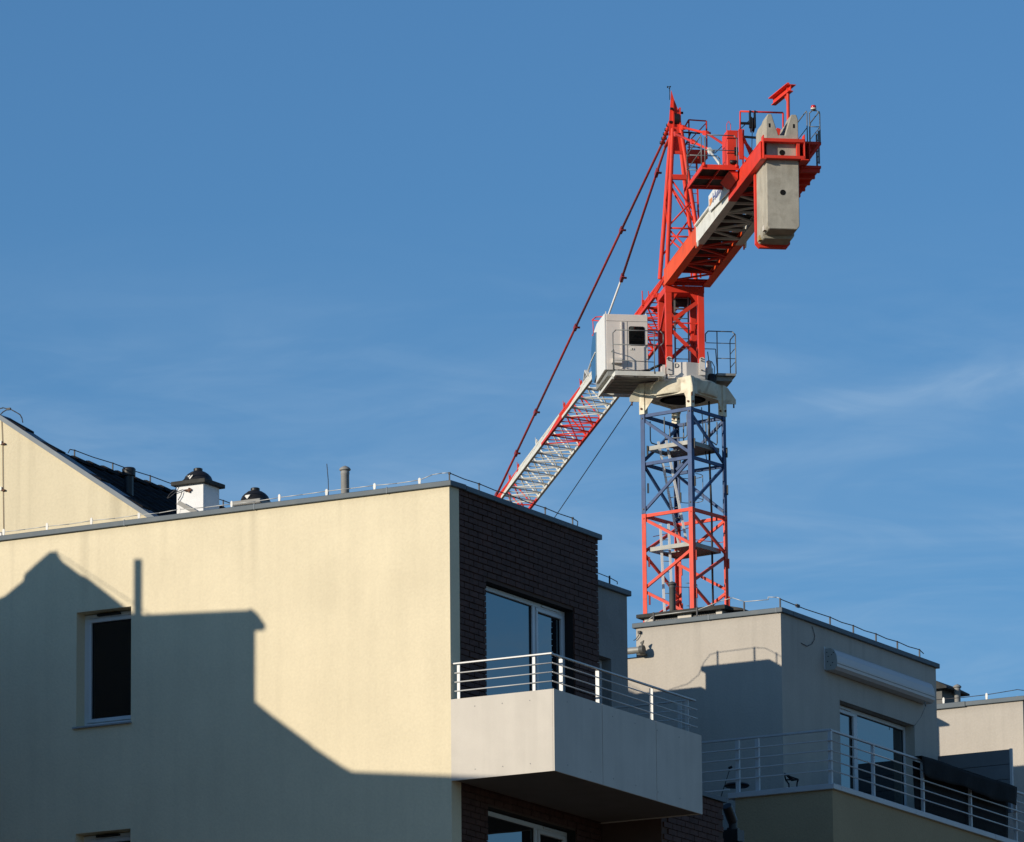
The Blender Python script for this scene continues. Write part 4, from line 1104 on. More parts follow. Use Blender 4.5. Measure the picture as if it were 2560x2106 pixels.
# slewing ring support (cream)
ring = MB()
for i in range(4):
    a, b = LEGP[i], LEGP[(i+1) % 4]
    ring.bar(MM(*a, 40.245), MM(*b, 40.245), 0.10, 0.42)
ring.lathe([(0.60, 40.06), (0.90, 40.07), (0.93, 40.11), (0.93, 40.40), (0.88, 40.45), (0.60, 40.46)], (0, 0, 0), 40)
ring.prism([MM(-0.74, -0.74, 40.06), MM(0.74, -0.74, 40.06), MM(0.74, 0.74, 40.06), MM(-0.74, 0.74, 40.06)], (0, 0, 0.03))
ringo = ring.build('slewing_support', 'crane_cream', CRN)
MB().lathe([(0.50, 40.035), (0.50, 40.058)], (0, 0, 0), 36).build('ring_opening', 'hole_black', ringo)
for i in range(4):
    a = LEGP[i]; sx_, sy_ = (1 if a[0] > 0 else -1), (1 if a[1] > 0 else -1)
    m = MB(); m.prism([MM(a[0]+dx*0.08, a[1]+dy*0.08, 39.64) for dx, dy in ((-1, -1), (1, -1), (1, 1), (-1, 1))], (0, 0, 0.82))
    # gussets under the beams
    nxt = LEGP[(i+1) % 4]
    for (ux, uy) in ((-sx_, 0), (0, -sy_)):
        big = (ux and nxt[0]*a[0] < 0) or (uy and nxt[1]*a[1] < 0)
        gl, gd = {0: (0.30, 0.34) if big else (0.10, 0.2), 1: (0.09, 0.22), 2: (0.10, 0.2) if big else (0.19, 0.30), 3: (0.12, 0.22)}[i]
        ox, oy = a[0]+ux*0.08, a[1]+uy*0.08
        px_, py_ = (0, sy_*0.045) if ux else (sx_*0.045, 0)
        m.prism([MM(ox+px_, oy+py_, 40.06), MM(ox+ux*gl+px_, oy+uy*gl+py_, 40.06), MM(ox+px_, oy+py_, 40.06-gd)], MM(-px_*0.5, -py_*0.5, 0))
    m.build('corner_post', 'crane_cream', ringo)
    d = Vector((sx_, sy_, 0)).normalized()
    n_ = Vector((-d.y, d.x, 0))*0.02
    def D(r_, z_): return MM(a[0]+d.x*r_-n_.x/2, a[1]+d.y*r_-n_.y/2, z_)
    m = MB(); m.prism([D(0.06, 40.42), D(0.14, 40.42), D(0.36, 40.10), D(0.36, 39.98), D(0.06, 39.98)], MM(n_.x, n_.y, 0)); m.build('ring_fin', 'crane_cream', ringo)
    m = MB(); m.tube(MM(a[0]-0.085, a[1], 39.78), MM(a[0]-0.11, a[1], 39.78), 0.03, 8); m.tube(MM(a[0], a[1]-0.085, 39.78), MM(a[0], a[1]-0.11, 39.78), 0.03, 8)
    m.tube(D(0.30, 39.98), D(0.30, 39.88), 0.02, 6); m.build('ring_bolt', 'rust', ringo)
MB().lathe([(0.62, 40.42), (0.62, 40.50)], (0, 0, 0), 36).build('slewing_ring', 'black_steel', CRN)
# slewing platform
m = MB(); m.prism([K(-0.56, -0.52, 40.50), K(-0.70, -0.02, 40.50), K(-0.56, 0.50, 40.50), K(0.62, 0.50, 40.50), K(0.62, -0.52, 40.50)], (0, 0, 0.42))
slp = m.build('slewing_platform', 'cab_paint', CRN, bevel=0.008)
for (v0, v1) in ((-0.535, -0.385), (0.335, 0.485)):
    vc = (v0+v1)/2
    m = MB(); pts = [K(-0.64, v0, 40.60), K(-0.64, v1, 40.60)]+[K(-0.64, vc+0.075*math.cos(R(t)), 41.0+0.075*math.sin(R(t))) for t in range(0, 181, 30)]
    m.prism(pts, (0.03, 0, 0)); m.build('lug_plate', 'cab_paint', slp)
    m = MB()
    for zz in (40.97, 41.03, 40.72): m.tube(K(-0.65, vc-0.02, zz), K(-0.68, vc-0.02, zz), 0.018, 8)
    m.build('bolt', 'black_steel', slp)
m = MB(); m.prism([K(-0.2, -0.56, 40.52), K(-0.60, -0.56, 40.52), K(-0.60, -0.56, 40.85), K(-0.2, -0.56, 40.75)], K(0, -0.10, 0)); m.build('side_bracket', 'cab_paint', slp)
def text_obj(txt, size, name, mt, parent, origin, xdir, ydir, ext=0.003):
    cu = bpy.data.curves.new('lettering', 'FONT'); cu.body = txt; cu.size = size; cu.extrude = ext; cu.resolution_u = 3
    tmp = bpy.data.objects.new('tmp', cu); COL.objects.link(tmp)
    dg = bpy.context.evaluated_depsgraph_get(); me = bpy.data.meshes.new_from_object(tmp.evaluated_get(dg))
    bpy.data.objects.remove(tmp); me.materials.clear(); me.materials.append(MATS[mt])
    o = bpy.data.objects.new(name, me); COL.objects.link(o); o.parent = parent
    xd, yd = Vector(xdir).normalized(), Vector(ydir).normalized(); zd = xd.cross(yd)
    mm = Matrix((xd, yd, zd)).transposed().to_4x4(); mm.translation = Vector(origin); o.matrix_local = mm
    return o
nrm = (K(-0.70, -0.02, 0)-K(-0.56, 0.50, 0)); 
xd = -(K(-0.70, -0.02, 0)-K(-0.56, -0.52, 0)).normalized()
text_obj('D', 0.17, 'letter', 'marking', slp, K(-0.615, -0.33, 40.77)+Vector((-0.012, 0, 0)), -xd, (0, 0, 1))
# slewing motor
m = MB(); m.lathe([(0.08, 40.55), (0.10, 40.6), (0.10, 40.85), (0.07, 40.9), (0.07, 41.05), (0.03, 41.08)], tuple(K(-0.25, 0.66, 0)), 14); m.build('slewing_motor', 'crane_white', CRN)
m = MB(); m.lathe([(0.11, 40.45), (0.12, 40.5), (0.12, 40.66), (0.09, 40.7)], tuple(K(-0.3, 0.72, 0)), 14); m.path([K(-0.3, 0.62, 41.3), K(-0.3, 0.66, 40.95)], 0.012)
m.path([K(-0.3, 0.72, 41.05), K(-0.3, 0.80, 40.9), K(-0.3, 0.78, 40.6)], 0.010); m.build('motor_gearbox', 'black_steel', CRN)

# tower head (red frame under the counter jib)
zh0, zh1 = 40.93, 42.98
th = MB(); th.box(-0.6, 0.62, -0.50, 0.53, 42.80, 42.975)
tho = th.build('tower_head', 'crane_red', CRN)
HL = [(-0.51, -0.445), (-0.51, 0.41), (0.53, 0.41), (0.53, -0.445)]
for (u, v) in HL:
    MB().box(u-0.085, u+0.085, -(v-0.083), -(v+0.083), zh0-0.3, 42.80).build('head_leg', 'crane_red', tho, bevel=0.006)
def hb_(a, b, za, zb, off=(0, 0), w=0.07): MB().bar(K(a[0]+off[0], a[1]+off[1], za), K(b[0]+off[0], b[1]+off[1], zb), 0.05, w+0.03).build('head_brace', 'crane_red', tho)
F_ = (HL[0], HL[1]); Bk = (HL[3], HL[2])
hb_(HL[1], HL[0], 42.62, 42.0, (-0.04, 0)); hb_(HL[0], HL[1], 41.85, 41.02, (-0.04, 0), 0.06)
hb_(HL[3], HL[2], 42.7, 41.9); hb_(HL[2], HL[3], 41.85, 41.05, (0, 0))
hb_(HL[0], HL[3], 42.6, 41.9, (0, -0.05), 0.03); hb_(HL[3], HL[0], 41.8, 41.0, (0, -0.05), 0.03)
hb_(HL[1], HL[2], 42.6, 41.9, (0, 0.02), 0.04); hb_(HL[2], HL[1], 41.8, 41.0, (0, 0.02), 0.04)
MB().bar(K(-0.5, -0.4, 42.0), K(-0.5, 0.4, 42.0), 0.025, 0.035).build('head_brace', 'crane_red', tho)
for (v0, v1) in ((-0.36, -0.20), (0.33, 0.12)):
    m = MB(); m.prism([K(-0.56, v0, 42.80), K(-0.56, v1, 42.80), K(-0.56, v0, 42.52)], (0.03, 0, 0)); m.build('gusset', 'crane_red', tho)
ladder(CRN, K(-0.1, -0.02, 41.0), K(-0.1, -0.02, 42.9), K(0, 0.36, 0), 7, 0.012, 'rail_grey', 0.012)
m = MB(); m.lathe([(0.10, -0.3), (0.14, -0.28), (0.14, 0.28), (0.10, 0.3)], (0.1, 0.05, 42.72), 14, 'y'); m.build('cable_drum', 'black_steel', CRN)

# counter jib
cj = MB(); cj.box(-0.60, -0.52, -0.57, 0.42, 43.0, 43.1)
cjo = cj.build('counter_jib', 'crane_red', CRN)
zg = 43.215; gh = 0.45
segs = [(-0.45, -5.05, 'crane_orange'), (-5.05, -9.43, 'crane_white'), (-9.43, -13.60, 'crane_red')]
for (u0, u1, mt) in segs:
    for v, vi in ((-0.53, -0.35), (0.67, 0.49)):
        m = MB(); h_ = gh if mt != 'crane_white' else gh+0.02; vm = (v+vi)/2
        m.bar(K(u0, v, zg), K(u1+0.004, v, zg), 0.02, h_-0.04)
        for sg_ in (-1, 1): m.bar(K(u0, vm, zg+sg_*(h_-0.02)/2), K(u1+0.004, vm, zg+sg_*(h_-0.02)/2), 0.21, 0.02)
        m.build('girder', mt, cjo)
# joint plates
for v in (-0.565, 0.70):
    for uu, mt in ((-5.05, 'crane_orange'), (-5.25, 'crane_white')):
        m = MB(); m.prism([K(uu, v, 42.99), K(uu-0.16, v, 42.99), K(uu-0.10, v, 42.86), K(uu-0.03, v, 42.86)], K(0, 0.03 if v < 0 else -0.03, 0)); m.build('joint_lug', mt, cjo)
k = 0; uu = -0.9
while uu > -12.6:
    mt = 'crane_orange' if uu > -5.05 else ('crane_white' if uu > -9.43 else 'crane_red')
    mt = 'crane_red' if mt == 'crane_orange' else mt
    MB().bar(K(uu, -0.42, 43.06), K(uu, 0.58, 43.06), 0.06, 0.06).build('cross_member', mt, cjo)
    if k % 2 == 0: MB().bar(K(uu-0.04, -0.38, 43.04), K(uu-0.86, 0.54, 43.04), 0.06, 0.04).build('cross_brace', mt, cjo)
    else: MB().bar(K(uu-0.04, 0.54, 43.04), K(uu-0.86, -0.38, 43.04), 0.06, 0.04).build('cross_brace', mt, cjo)
    uu -= 0.9; k += 1
m = MB(); uu = -0.65; k = 0
while uu > -12.4:
    m.box(uu-0.596, uu-0.002, 0.50, -0.34, 43.36, 43.39)
    if k % 3 == 0: m.box(uu-0.596, uu-0.002, -0.345, -0.62, 43.36, 43.39)
    else: m.box(uu-0.596, uu-0.22, -0.345, -0.62, 43.36, 43.39)
    k += 1
    uu -= 0.60
each(m, 'walkway_grating', 'deck_dark', cjo)
# white flange strip and sign board
MB().bar(K(-5.15, -0.57, 43.44), K(-9.0, -0.57, 43.44), 0.06, 0.05).build('pipe_rail', 'crane_white', cjo)
spts = [KV(px, py, -0.60) for px, py in ((1771.9, 531), (1771.2, 491), (1784, 472), (1789, 463), (1804, 463), (1822, 474), (1822, 480))]
m = MB(); m.prism(spts, K(0, 0.02, 0)); sg = m.build('sign_board', 'sign_white', cjo)
def SP(px, py): return KV(px, py, -0.606)
m = MB(); m.prism([SP(1773.5, 505), SP(1773, 500), SP(1780, 493), SP(1780.5, 502), SP(1777, 512), SP(1774, 517)], K(0, 0.004, 0)); m.build('sign_logo', 'sign_orange', sg)
a_, b_ = SP(1782, 507), SP(1812, 472)
xd = (b_-a_).normalized()
tx = text_obj('Huniwer', 0.34, 'sign_lettering', 'sign_blue', sg, SP(1781.5, 508), (-1, 0, 0), (0, 0, 1))
tx.data.transform(Matrix.Diagonal((1.7, 1, 1, 1)))
# end frame that carries the counterweight
m = MB()
m.box(-13.74, -13.56, 0.49, -0.54, 43.40, 43.485); m.box(-13.74, -13.56, 0.49, -0.54, 42.985, 43.06)
m.box(-13.74, -13.50, 0.50, 0.475, 42.985, 43.56); m.box(-13.74, -13.50, -0.51, -0.535, 42.985, 43.60)
m.box(-13.70, -13.58, -0.335, -0.41, 43.06, 43.40)
m.box(-13.75, -13.3, 0.57, 0.43, 42.955, 42.98); m.box(-13.75, -13.3, -0.43, -0.62, 42.955, 42.98)
m.build('end_frame', 'crane_red', cjo, bevel=0.003)
def cwblock(u0, u1, z0, dz=0):
    prof = [(-0.35, z0), (0.34, z0), (0.40, z0+0.08), (0.41, 44.02+dz), (0.37, 44.14+dz), (0.24, 44.14+dz), (0.075, 43.61+dz), (-0.085, 43.61+dz), (-0.245, 44.14+dz), (-0.335, 44.14+dz), (-0.385, 44.0+dz), (-0.40, z0+0.07)]
    m = MB(); m.prism([K(u0, v, z) for v, z in prof], (u1-u0, 0, 0))
    return m.build('counterweight_block', 'concrete', CRN, bevel=0.015)
cw1 = cwblock(-13.56, -12.93, 41.27)
cw2 = cwblock(-12.90, -12.28, 41.19, -0.05)
m = MB()
for zz in (43.175, 42.18): m.tube(K(-13.565, 0, zz), K(-13.50, 0, zz), 0.07, 20)
for v in (-0.30, 0.30): m.box(-13.565, -13.5, -(v-0.022), -(v+0.022), 43.80, 43.90)
each(m, 'lifting_hole', 'hole_black', cw1)
MB().box(-13.3, -13.1, 0.43, 0.30, 41.30, 41.42).build('packing_block', 'fibre_panel', cw1)
MB().box(-12.7, -12.5, 0.43, 0.30, 41.20, 41.32).build('packing_block', 'timber', cw2)
m = MB(); m.prism([K(-12.27, -0.43, 43.0), K(-12.27, -0.43, 41.22), K(-12.27, -0.34, 41.12), K(-12.27, 0.34, 41.12), K(-12.27, 0.42, 41.22), K(-12.27, 0.42, 43.0)], (0.16, 0, 0))
m.build('counterweight_carrier', 'crane_red', CRN)
# platform beside the counter jib, cabinet
u0, u1, v0, v1, zp = -10.98, -9.0, -1.49, -0.56, 43.45
m = MB()
m.box(u0, u0+0.03, -v0, -v1, zp-0.06, zp+0.06); m.box(u1-0.03, u1, -v0, -v1, zp-0.06, zp+0.06)
m.box(u0+0.031, u1-0.031, -v0, -v0-0.03, zp-0.06, zp+0.06)
for f in (0.5,): m.box(u0+0.04, u1-0.04, -(v0+(v1-v0)*f)-0.01, -(v0+(v1-v0)*f)+0.01, zp-0.04, zp+0.02)
m.box((u0+u1)/2-0.02, (u0+u1)/2+0.02, -v0-0.04, -v1, zp-0.05, zp+0.02)
pl = m.build('machinery_platform', 'crane_red', CRN)
m = MB()
for i in range(6):
    for j in range(2):
        aa = u0+0.05+(u1-u0-0.1)*i/6; m.box(aa, aa+(u1-u0-0.1)/6-0.012, -(v0+0.035+(v1-v0-0.035)*j/2), -(v0+0.03+(v1-v0-0.035)*(j+1)/2), zp+0.025, zp+0.05)
each(m, 'deck_panel', 'deck_dark', pl)
m = MB(); m.prism([K(-10.9, -0.58, zp-0.07), K(-10.9, -0.80, zp-0.07), K(-10.9, -0.58, zp-0.26)], (1.2, 0, 0)); m.build('platform_bracket', 'crane_red', pl)
def rail_panel(name, mt, parent, p, q, h, r=0.014, posts=2, mids=(0.5,), rounded=True):
    p, q = Vector(p), Vector(q); up = Vector((0, 0, 1)); d = (q-p).normalized(); c_ = 0.07
    m = MB(); m.path([p, p+up*(h-c_), p+up*h+d*c_, q+up*h-d*c_, q+up*(h-c_), q], r, 8)
    for f in mids: m.tube(p+up*h*f, q+up*h*f, r*0.8, 6)
    for i in range(1, posts-1):
        c0_ = p.lerp(q, i/(posts-1)); m.tube(c0_, c0_+up*h, r, 6)
    return m.build(name, mt, parent)
rail_panel('guard_rail', 'rail_grey', pl, K(u0, v0+0.08, zp+0.05), K(u0, v1-0.05, zp+0.05), 0.76)
rail_panel('guard_rail', 'rail_grey', pl, K(u0+0.05, v0, zp+0.05), K(u1, v0, zp+0.05), 0.76)
rail_panel('guard_rail', 'rail_grey', pl, K(u1, v0, zp+0.05), K(u1, v1-0.1, zp+0.05), 0.76)
m = MB(); m.tube(K(u0, v0+0.05, zp), K(u0, v0+0.05, zp+0.10), 0.04, 8); m.tube(K(u0, v1-0.06, zp), K(u0, v1-0.06, zp+0.08), 0.035, 8); each(m, 'rail_socket', 'crane_red', pl)
m = MB(); m.box(-10.9, -10.25, 0.835, 0.56, zp+0.06, 44.42); cb = m.build('control_cabinet', 'crane_red', pl, bevel=0.01)
m = MB(); m.path([K(-10.7, -0.80, 44.42), K(-10.7, -0.80, 44.62), K(-10.7, -0.75, 44.70), K(-10.7, -0.70, 44.62), K(-10.7, -0.70, 44.42)], 0.008); m.build('lifting_loop', 'crane_red', cb)
m = MB(); m.box(-10.95, -10.9, 0.66, 0.57, 43.78, 43.98); m.tube(K(-10.95, -0.78, 43.6), K(-10.95, -0.62, 43.6), 0.05, 8); m.build('cabinet_fittings', 'black_steel', cb)
# hoist gantry with sheave
ug = -11.8
m = MB(); p0, p1 = K(ug, -0.67, 43.45), K(ug, -0.67, 44.66)
m.bar(p0, K(ug, -0.68, 44.2), 0.09, 0.09); m.tube(K(ug, -0.68, 44.2), p1, 0.02, 6); m.tube(p1, K(ug, 0.40, 44.66), 0.024, 6); m.tube(K(ug, 0.40, 44.66), K(ug, 0.38, 43.4), 0.022, 6)
m.bar(K(ug, -0.60, 44.2), K(ug+0.9, -0.45, 43.4), 0.04); m.bar(K(ug, -0.60, 44.0), K(ug+0.2, -0.30, 43.4), 0.05); m.bar(K(ug, -0.58, 43.9), K(ug+0.3, -0.15, 43.5), 0.05)
m.bar(K(ug, 0.1, 43.5), K(ug, 0.05, 44.4), 0.06); m.bar(K(ug, 0.2, 43.9), K(ug, 0.28, 44.25), 0.10)
gt = m.build('hoist_gantry', 'crane_red', CRN)
m = MB(); m.lathe([(0.20, -0.03), (0.17, -0.012), (0.17, 0.012), (0.20, 0.03)], tuple(K(ug, -0.37, 44.33)), 20, 'y'); m.box(ug-0.05, ug+0.05, 0.45, 0.41, 44.25, 44.68); m.box(ug-0.05, ug+0.05, 0.33, 0.29, 44.25, 44.68)
m.tube(K(ug, -0.66, 44.36), K(ug, -0.38, 44.36), 0.035, 8); m.bar(K(ug, -0.6, 44.02), K(ug, -0.2, 44.0), 0.05, 0.05); m.build('sheave', 'black_steel', gt)
m = MB(); m.path([K(ug, -0.38, 44.14), K(ug, -0.41, 43.45)], 0.010, 5); m.path([K(ug, -0.38, 44.5), K(-6.5, -0.3, 45.0), K(-1.0, 0.0, 46.7)], 0.012, 5); m.build('hoist_rope', 'black_steel', gt)
m = MB(); m.lathe([(0.22, -0.32), (0.26, -0.30), (0.20, -0.27), (0.20, 0.27), (0.26, 0.30), (0.22, 0.32)], tuple(K(-11.3, 0.0, 43.45)), 20, 'y'); m.build('winch_drum', 'black_steel', CRN)
# davit
ud = -12.85
dv = MB(); p = KU(1970, 300, ud); pt = KU(1970, 226, ud)
dv.tube((p.x, p.y, 43.3), (pt.x, pt.y, pt.z), 0.042, 14)
d2 = KU(1970, 219, ud); d2.z -= 0.06; tip = Vector((d2.x+1.08, d2.y+0.15, d2.z-0.02)); back = Vector((d2.x-0.20, d2.y-0.03, d2.z))
dv.bar(back, tip, 0.02, 0.15); dv.bar(back+Vector((0, 0, 0.08)), tip+Vector((0, 0, 0.08)), 0.26, 0.02); dv.bar(back-Vector((0, 0, 0.08)), tip-Vector((0, 0, 0.08)), 0.12, 0.02)
dv.prism([(pt.x+0.02, pt.y-0.01, pt.z-0.01), (pt.x+0.35, pt.y+0.03, pt.z-0.01), (pt.x+0.02, pt.y-0.01, pt.z-0.35)], (0.004, 0.02, 0))
dv.box(pt.x-0.05, pt.x+0.05, pt.y-0.03, pt.y+0.03, pt.z-0.05, pt.z+0.18)
dvo = dv.build('davit', 'crane_red', CRN)
# right hand end platforms, ladder, beacon
ue = -13.0
q1 = KU(2053, 358, ue); zu = q1.z
m = MB(); v_in = 0.60; v_out = -q1.y
m.box(ue, ue+0.9, -v_in, -v_out, zu-0.04, zu+0.03)
m.bar((ue+0.02, -v_in, zu-0.65), (ue+0.02, -v_out+0.05, zu-0.05), 0.05, 0.07); m.bar((ue+0.85, -v_in, zu-0.65), (ue+0.85, -v_out+0.05, zu-0.05), 0.05, 0.07)
m.bar((ue+0.02, -v_in, zu-0.18), (ue+0.02, -v_out+0.25, zu-0.18), 0.05, 0.07); m.bar((ue+0.4, -v_in, zu-0.3), (ue+0.4, -v_out+0.3, zu-0.3), 0.04, 0.04)
m.box(ue-0.15, ue+1.0, -0.56, -0.62, 42.95, 43.05)
ep = m.build('end_platform', 'crane_red', CRN)
q2 = KU(2053, 418, ue); zl = q2.z
m = MB(); m.box(ue, ue+2.9, -0.58, q2.y, zl-0.03, zl+0.03)
for i in range(5): m.box(ue+0.05+i*0.6, ue+0.15+i*0.6, -0.58, q2.y+0.02, zl-0.12, zl-0.03)
m.build('lower_walkway', 'crane_red', CRN)
zr = KU(2030, 277, ue).z
y1_, y2_ = KU(2018, 320, ue).y, KU(2050, 320, ue).y
rail_panel('guard_rail', 'rail_grey', ep, (ue, KU(2024, 320, ue).y, zu), (ue, y2_, zu), zr-zu)
rail_panel('guard_rail', 'rail_grey', ep, (ue, y1_, zu-0.05), (ue+1.6, y1_, zu-0.05), zr-zu+0.05)
rail_panel('guard_rail', 'rail_grey', ep, (ue, y2_, zu), (ue+1.2, y2_, zu), zr-zu)
bc = KU(2034, 277, ue)
m = MB(); m.lathe([(0.045, 0.0), (0.045, 0.05)], (bc.x, bc.y, bc.z), 14)
m.build('beacon_base', 'black_steel', CRN)
MB().lathe([(0.07, 0.0), (0.075, 0.03), (0.06, 0.035)], (bc.x, bc.y, bc.z+0.03), 16).build('beacon_ring', 'crane_white', CRN)
MB().lathe([(0.062, 0.0), (0.068, 0.03), (0.055, 0.065), (0.02, 0.07)], (bc.x, bc.y, bc.z+0.065), 16).build('beacon', 'beacon_red', CRN)
xl = ue+0.3
la, lb = KU(2043, 370, xl), KU(2047, 413, xl)
ladder(CRN, (xl, (la.y+lb.y)/2, lb.z), (xl, (la.y+lb.y)/2, la.z+0.4), (0.25, 0.0, 0), 6, 0.012, 'rail_grey')

# cat head
ca = MB()
ap = K(0.06, -0.08, 47.55)
cao = None
base = [(-0.50, -0.46), (-0.50, 0.50), (0.45, 0.48), (0.45, -0.48)]
topv = [(-0.06, -0.17), (-0.06, 0.05), (0.20, 0.05), (0.20, -0.17)]
legs = []
pl_ = MB(); pl_.box(-0.02, 0.22, 0.16, 0.12, 47.05, 48.15); pl_.box(-0.02, 0.22, -0.02, -0.06, 47.05, 47.95)
pl_.prism([K(0.02, -0.26, 47.2), K(0.02, 0.12, 47.2), K(0.02, 0.05, 47.75), K(0.02, -0.10, 48.15), K(0.02, -0.18, 48.42), K(0.02, -0.20, 48.15), K(0.02, -0.24, 47.7)], (0.03, 0, 0))
pl_.bar(K(0.1, -0.17, 47.9), K(0.1, -0.02, 47.85), 0.12, 0.08)
pl_.box(-0.08, -0.06, 0.16, -0.05, 46.7, 47.4)
cao = pl_.build('cathead', 'crane_red', CRN)
zt2 = 47.35
for b, t in zip(base, topv):
    MB().tube(K(b[0], b[1], 43.4), K(t[0], t[1], zt2), 0.058, 10).build('cathead_leg', 'crane_red', cao)
def cpnt(i, z):
    f = (z-43.4)/(zt2-43.4); b, t = base[i], topv[i]
    return K(b[0]+(t[0]-b[0])*f, b[1]+(t[1]-b[1])*f, z)
for z in (46.69,): MB().bar(cpnt(0, z), cpnt(1, z), 0.05, 0.08).build('cathead_brace', 'crane_red', cao)
MB().bar(cpnt(0, 46.0), cpnt(1, 46.0), 0.10, 0.13).build('cathead_brace', 'crane_red', cao)
for z in (44.58, 44.35): MB().tube(cpnt(0, z), cpnt(1, z), 0.026, 8).build('cathead_brace', 'crane_red', cao)
for (i, z0, j, z1) in ((0, 45.95, 1, 45.05), (0, 45.75, 1, 44.75), (1, 45.35, 0, 44.65), (0, 44.55, 1, 43.6), (0, 44.3, 1, 43.5), (3, 46.0, 2, 45.0), (2, 45.0, 3, 44.0), (0, 46.3, 3, 45.4), (3, 45.4, 0, 44.4), (1, 46.3, 2, 45.4), (2, 45.4, 1, 44.4)):
    MB().tube(cpnt(i, z0), cpnt(j, z1), 0.024, 8).build('cathead_brace', 'crane_red', cao)
m = MB()
for (u, v, z) in ((-0.05, -0.20, 47.9), (0.0, -0.22, 47.55), (0.1, -0.22, 47.38), (0.15, 0.10, 47.85)):
    m.tube(K(u, v-0.03, z), K(u, v+0.05, z), 0.035, 8)
m.tube(K(0.1, -0.12, 47.65), K(0.1, 0.02, 47.65), 0.17, 16)
m.build('cathead_pin', 'black_steel', cao)
# anemometer
m = MB(); w0, w1 = KU(1674.5, 250, 0.1), KU(1674, 218, 0.1); m.tube(w0, w1, 0.010, 6); m.tube(KU(1669, 218, 0.1), KU(1676, 216, 0.1), 0.007, 5)
m.tube(KU(1669, 220, 0.1), KU(1669, 216, 0.1), 0.018, 6); m.tube(KU(1672.5, 222, 0.1), KU(1676.5, 216, 0.1), 0.017, 6); m.build('anemometer', 'black_steel', CRN)
# platform, rail frame and ladder behind the cat head
cu_ = 0.35
A1, A2 = KU(1715, 373, cu_), KU(1764, 373, cu_)
m = MB(); m.box(cu_-0.2, cu_+0.35, A1.y, A2.y, A1.z-0.30, A1.z-0.24); m.box(cu_-0.2, cu_-0.17, A1.y, A2.y, A1.z-0.24, A1.z-0.06); m.box(cu_-0.2, cu_+0.35, A2.y, A2.y+0.02, A1.z-0.24, A1.z-0.1)
m.bar((cu_-0.19, A1.y, A1.z), (cu_-0.19, A2.y, A2.z), 0.02, 0.02)
cpl = m.build('cathead_platform', 'crane_red', CRN)
m = MB()
T1, T2 = KU(1722, 300, cu_), KU(1766, 303, cu_)
m.tube(T1, T2, 0.020, 6); m.tube(T1, (cu_, T1.y, A1.z-0.2), 0.020, 6); m.tube(T2, (cu_, T2.y, A1.z-0.25), 0.022, 6)
m.tube((cu_, T1.y+0.15, T1.z-0.75), (cu_, T2.y, T2.z-0.05), 0.016, 6); m.tube(T1, (cu_, T1.y+0.17, T1.z-0.30), 0.024, 6)
m.build('rail_frame', 'crane_red', cpl)
m = MB(); m.tube(KU(1708, 331, cu_), KU(1750, 334, cu_), 0.022, 6); m.tube(KU(1713, 365, cu_), KU(1728, 330, cu_), 0.02, 6); m.build('rail_brace', 'black_steel', cpl)
ul = 0.6
ladder(CRN, (ul, KU(1738, 560, ul).y, 43.5), (ul, KU(1730, 395, ul).y, A1.z-0.3), (0, 0.24, 0), 13, 0.014, 'crane_red')
# counter jib ties
def tie(pts, r, mt, name='pendant_bar', coup=()):
    m = MB(); m.path(pts, r, 8); o = m.build(name, mt, CRN)
    for c_ in coup:
        c_ = Vector(c_); k = MB()
        d = (Vector(pts[-1])-Vector(pts[0])).normalized()
        k.bar(c_-d*0.16, c_+d*0.16, 0.08, 0.12); k.tube(c_+Vector((0, 0.03, 0)), c_+Vector((0, -0.13, 0)), 0.03, 8)
        k.build('coupling', mt, o)
    return o
pL0, pL1 = KV(1697, 290, -0.22), KV(1772, 374, -0.46)
pL0 = K(-0.05, -0.16, 47.25); pL1 = KV(1772, 374, -0.46); 
tie([pL0, pL1], 0.034, 'crane_red', coup=[pL0.lerp(pL1, 0.08), pL0.lerp(pL1, 0.55)])
pL2 = KV(1795, 405, -0.50); dd = (pL2-pL1); pL3 = pL1+dd*((43.46-pL1.z)/dd.z)
tie([pL1, pL3], 0.034, 'crane_white', coup=[pL1.lerp(pL3, 0.05)])
pR0 = K(0.05, 0.02, 47.45); pR1 = KV(1768, 334, 0.30); pR2 = KV(1808, 360, 0.40)
dd = pR2-pR1; pR3 = pR1+dd*((43.46-pR1.z)/dd.z)
tie([pR0, pR1], 0.034, 'crane_red', coup=[pR0.lerp(pR1, 0.12), pR0.lerp(pR1, 0.95)])
tie([pR1, pR3], 0.034, 'crane_red')

# jib
zb, ztc = 42.98, 43.87
vl_, vr_, vt_ = -0.585, 0.50, -0.05
jb = MB(); jb.box(0.55, 0.66, 0.55, -0.5, 42.95, 43.05)
jo = jb.build('jib', 'crane_red', CRN)
jsegs = [(0.62, 7.9, 'crane_red'), (7.9, 15.35, 'crane_white'), (15.35, 19.0, 'crane_red'), (19.0, 26.5, 'crane_white'), (26.5, 41.6, 'crane_red')]
for (a, b, mt) in jsegs:
    MB().bar(K(a, vl_, zb), K(b-0.004, vl_, zb), 0.075, 0.075).build('jib_chord', mt, jo)
    MB().bar(K(a, vr_, zb), K(b-0.004, vr_, zb), 0.075, 0.075).build('jib_chord', mt, jo)
    MB().tube(K(max(a, 1.1), vt_, ztc), K(b-0.004, vt_, ztc), 0.045, 10).build('jib_chord', mt, jo)
def jm(u):
    for a, b, mt in jsegs:
        if a <= u < b: return mt
    return 'crane_red'
pit = 1.2155; N = int((41.6-0.62)/pit)
MB().tube(K(0.62, 0, 43.0), K(1.2, vt_, ztc), 0.04, 8).build('jib_brace', 'crane_red', jo)
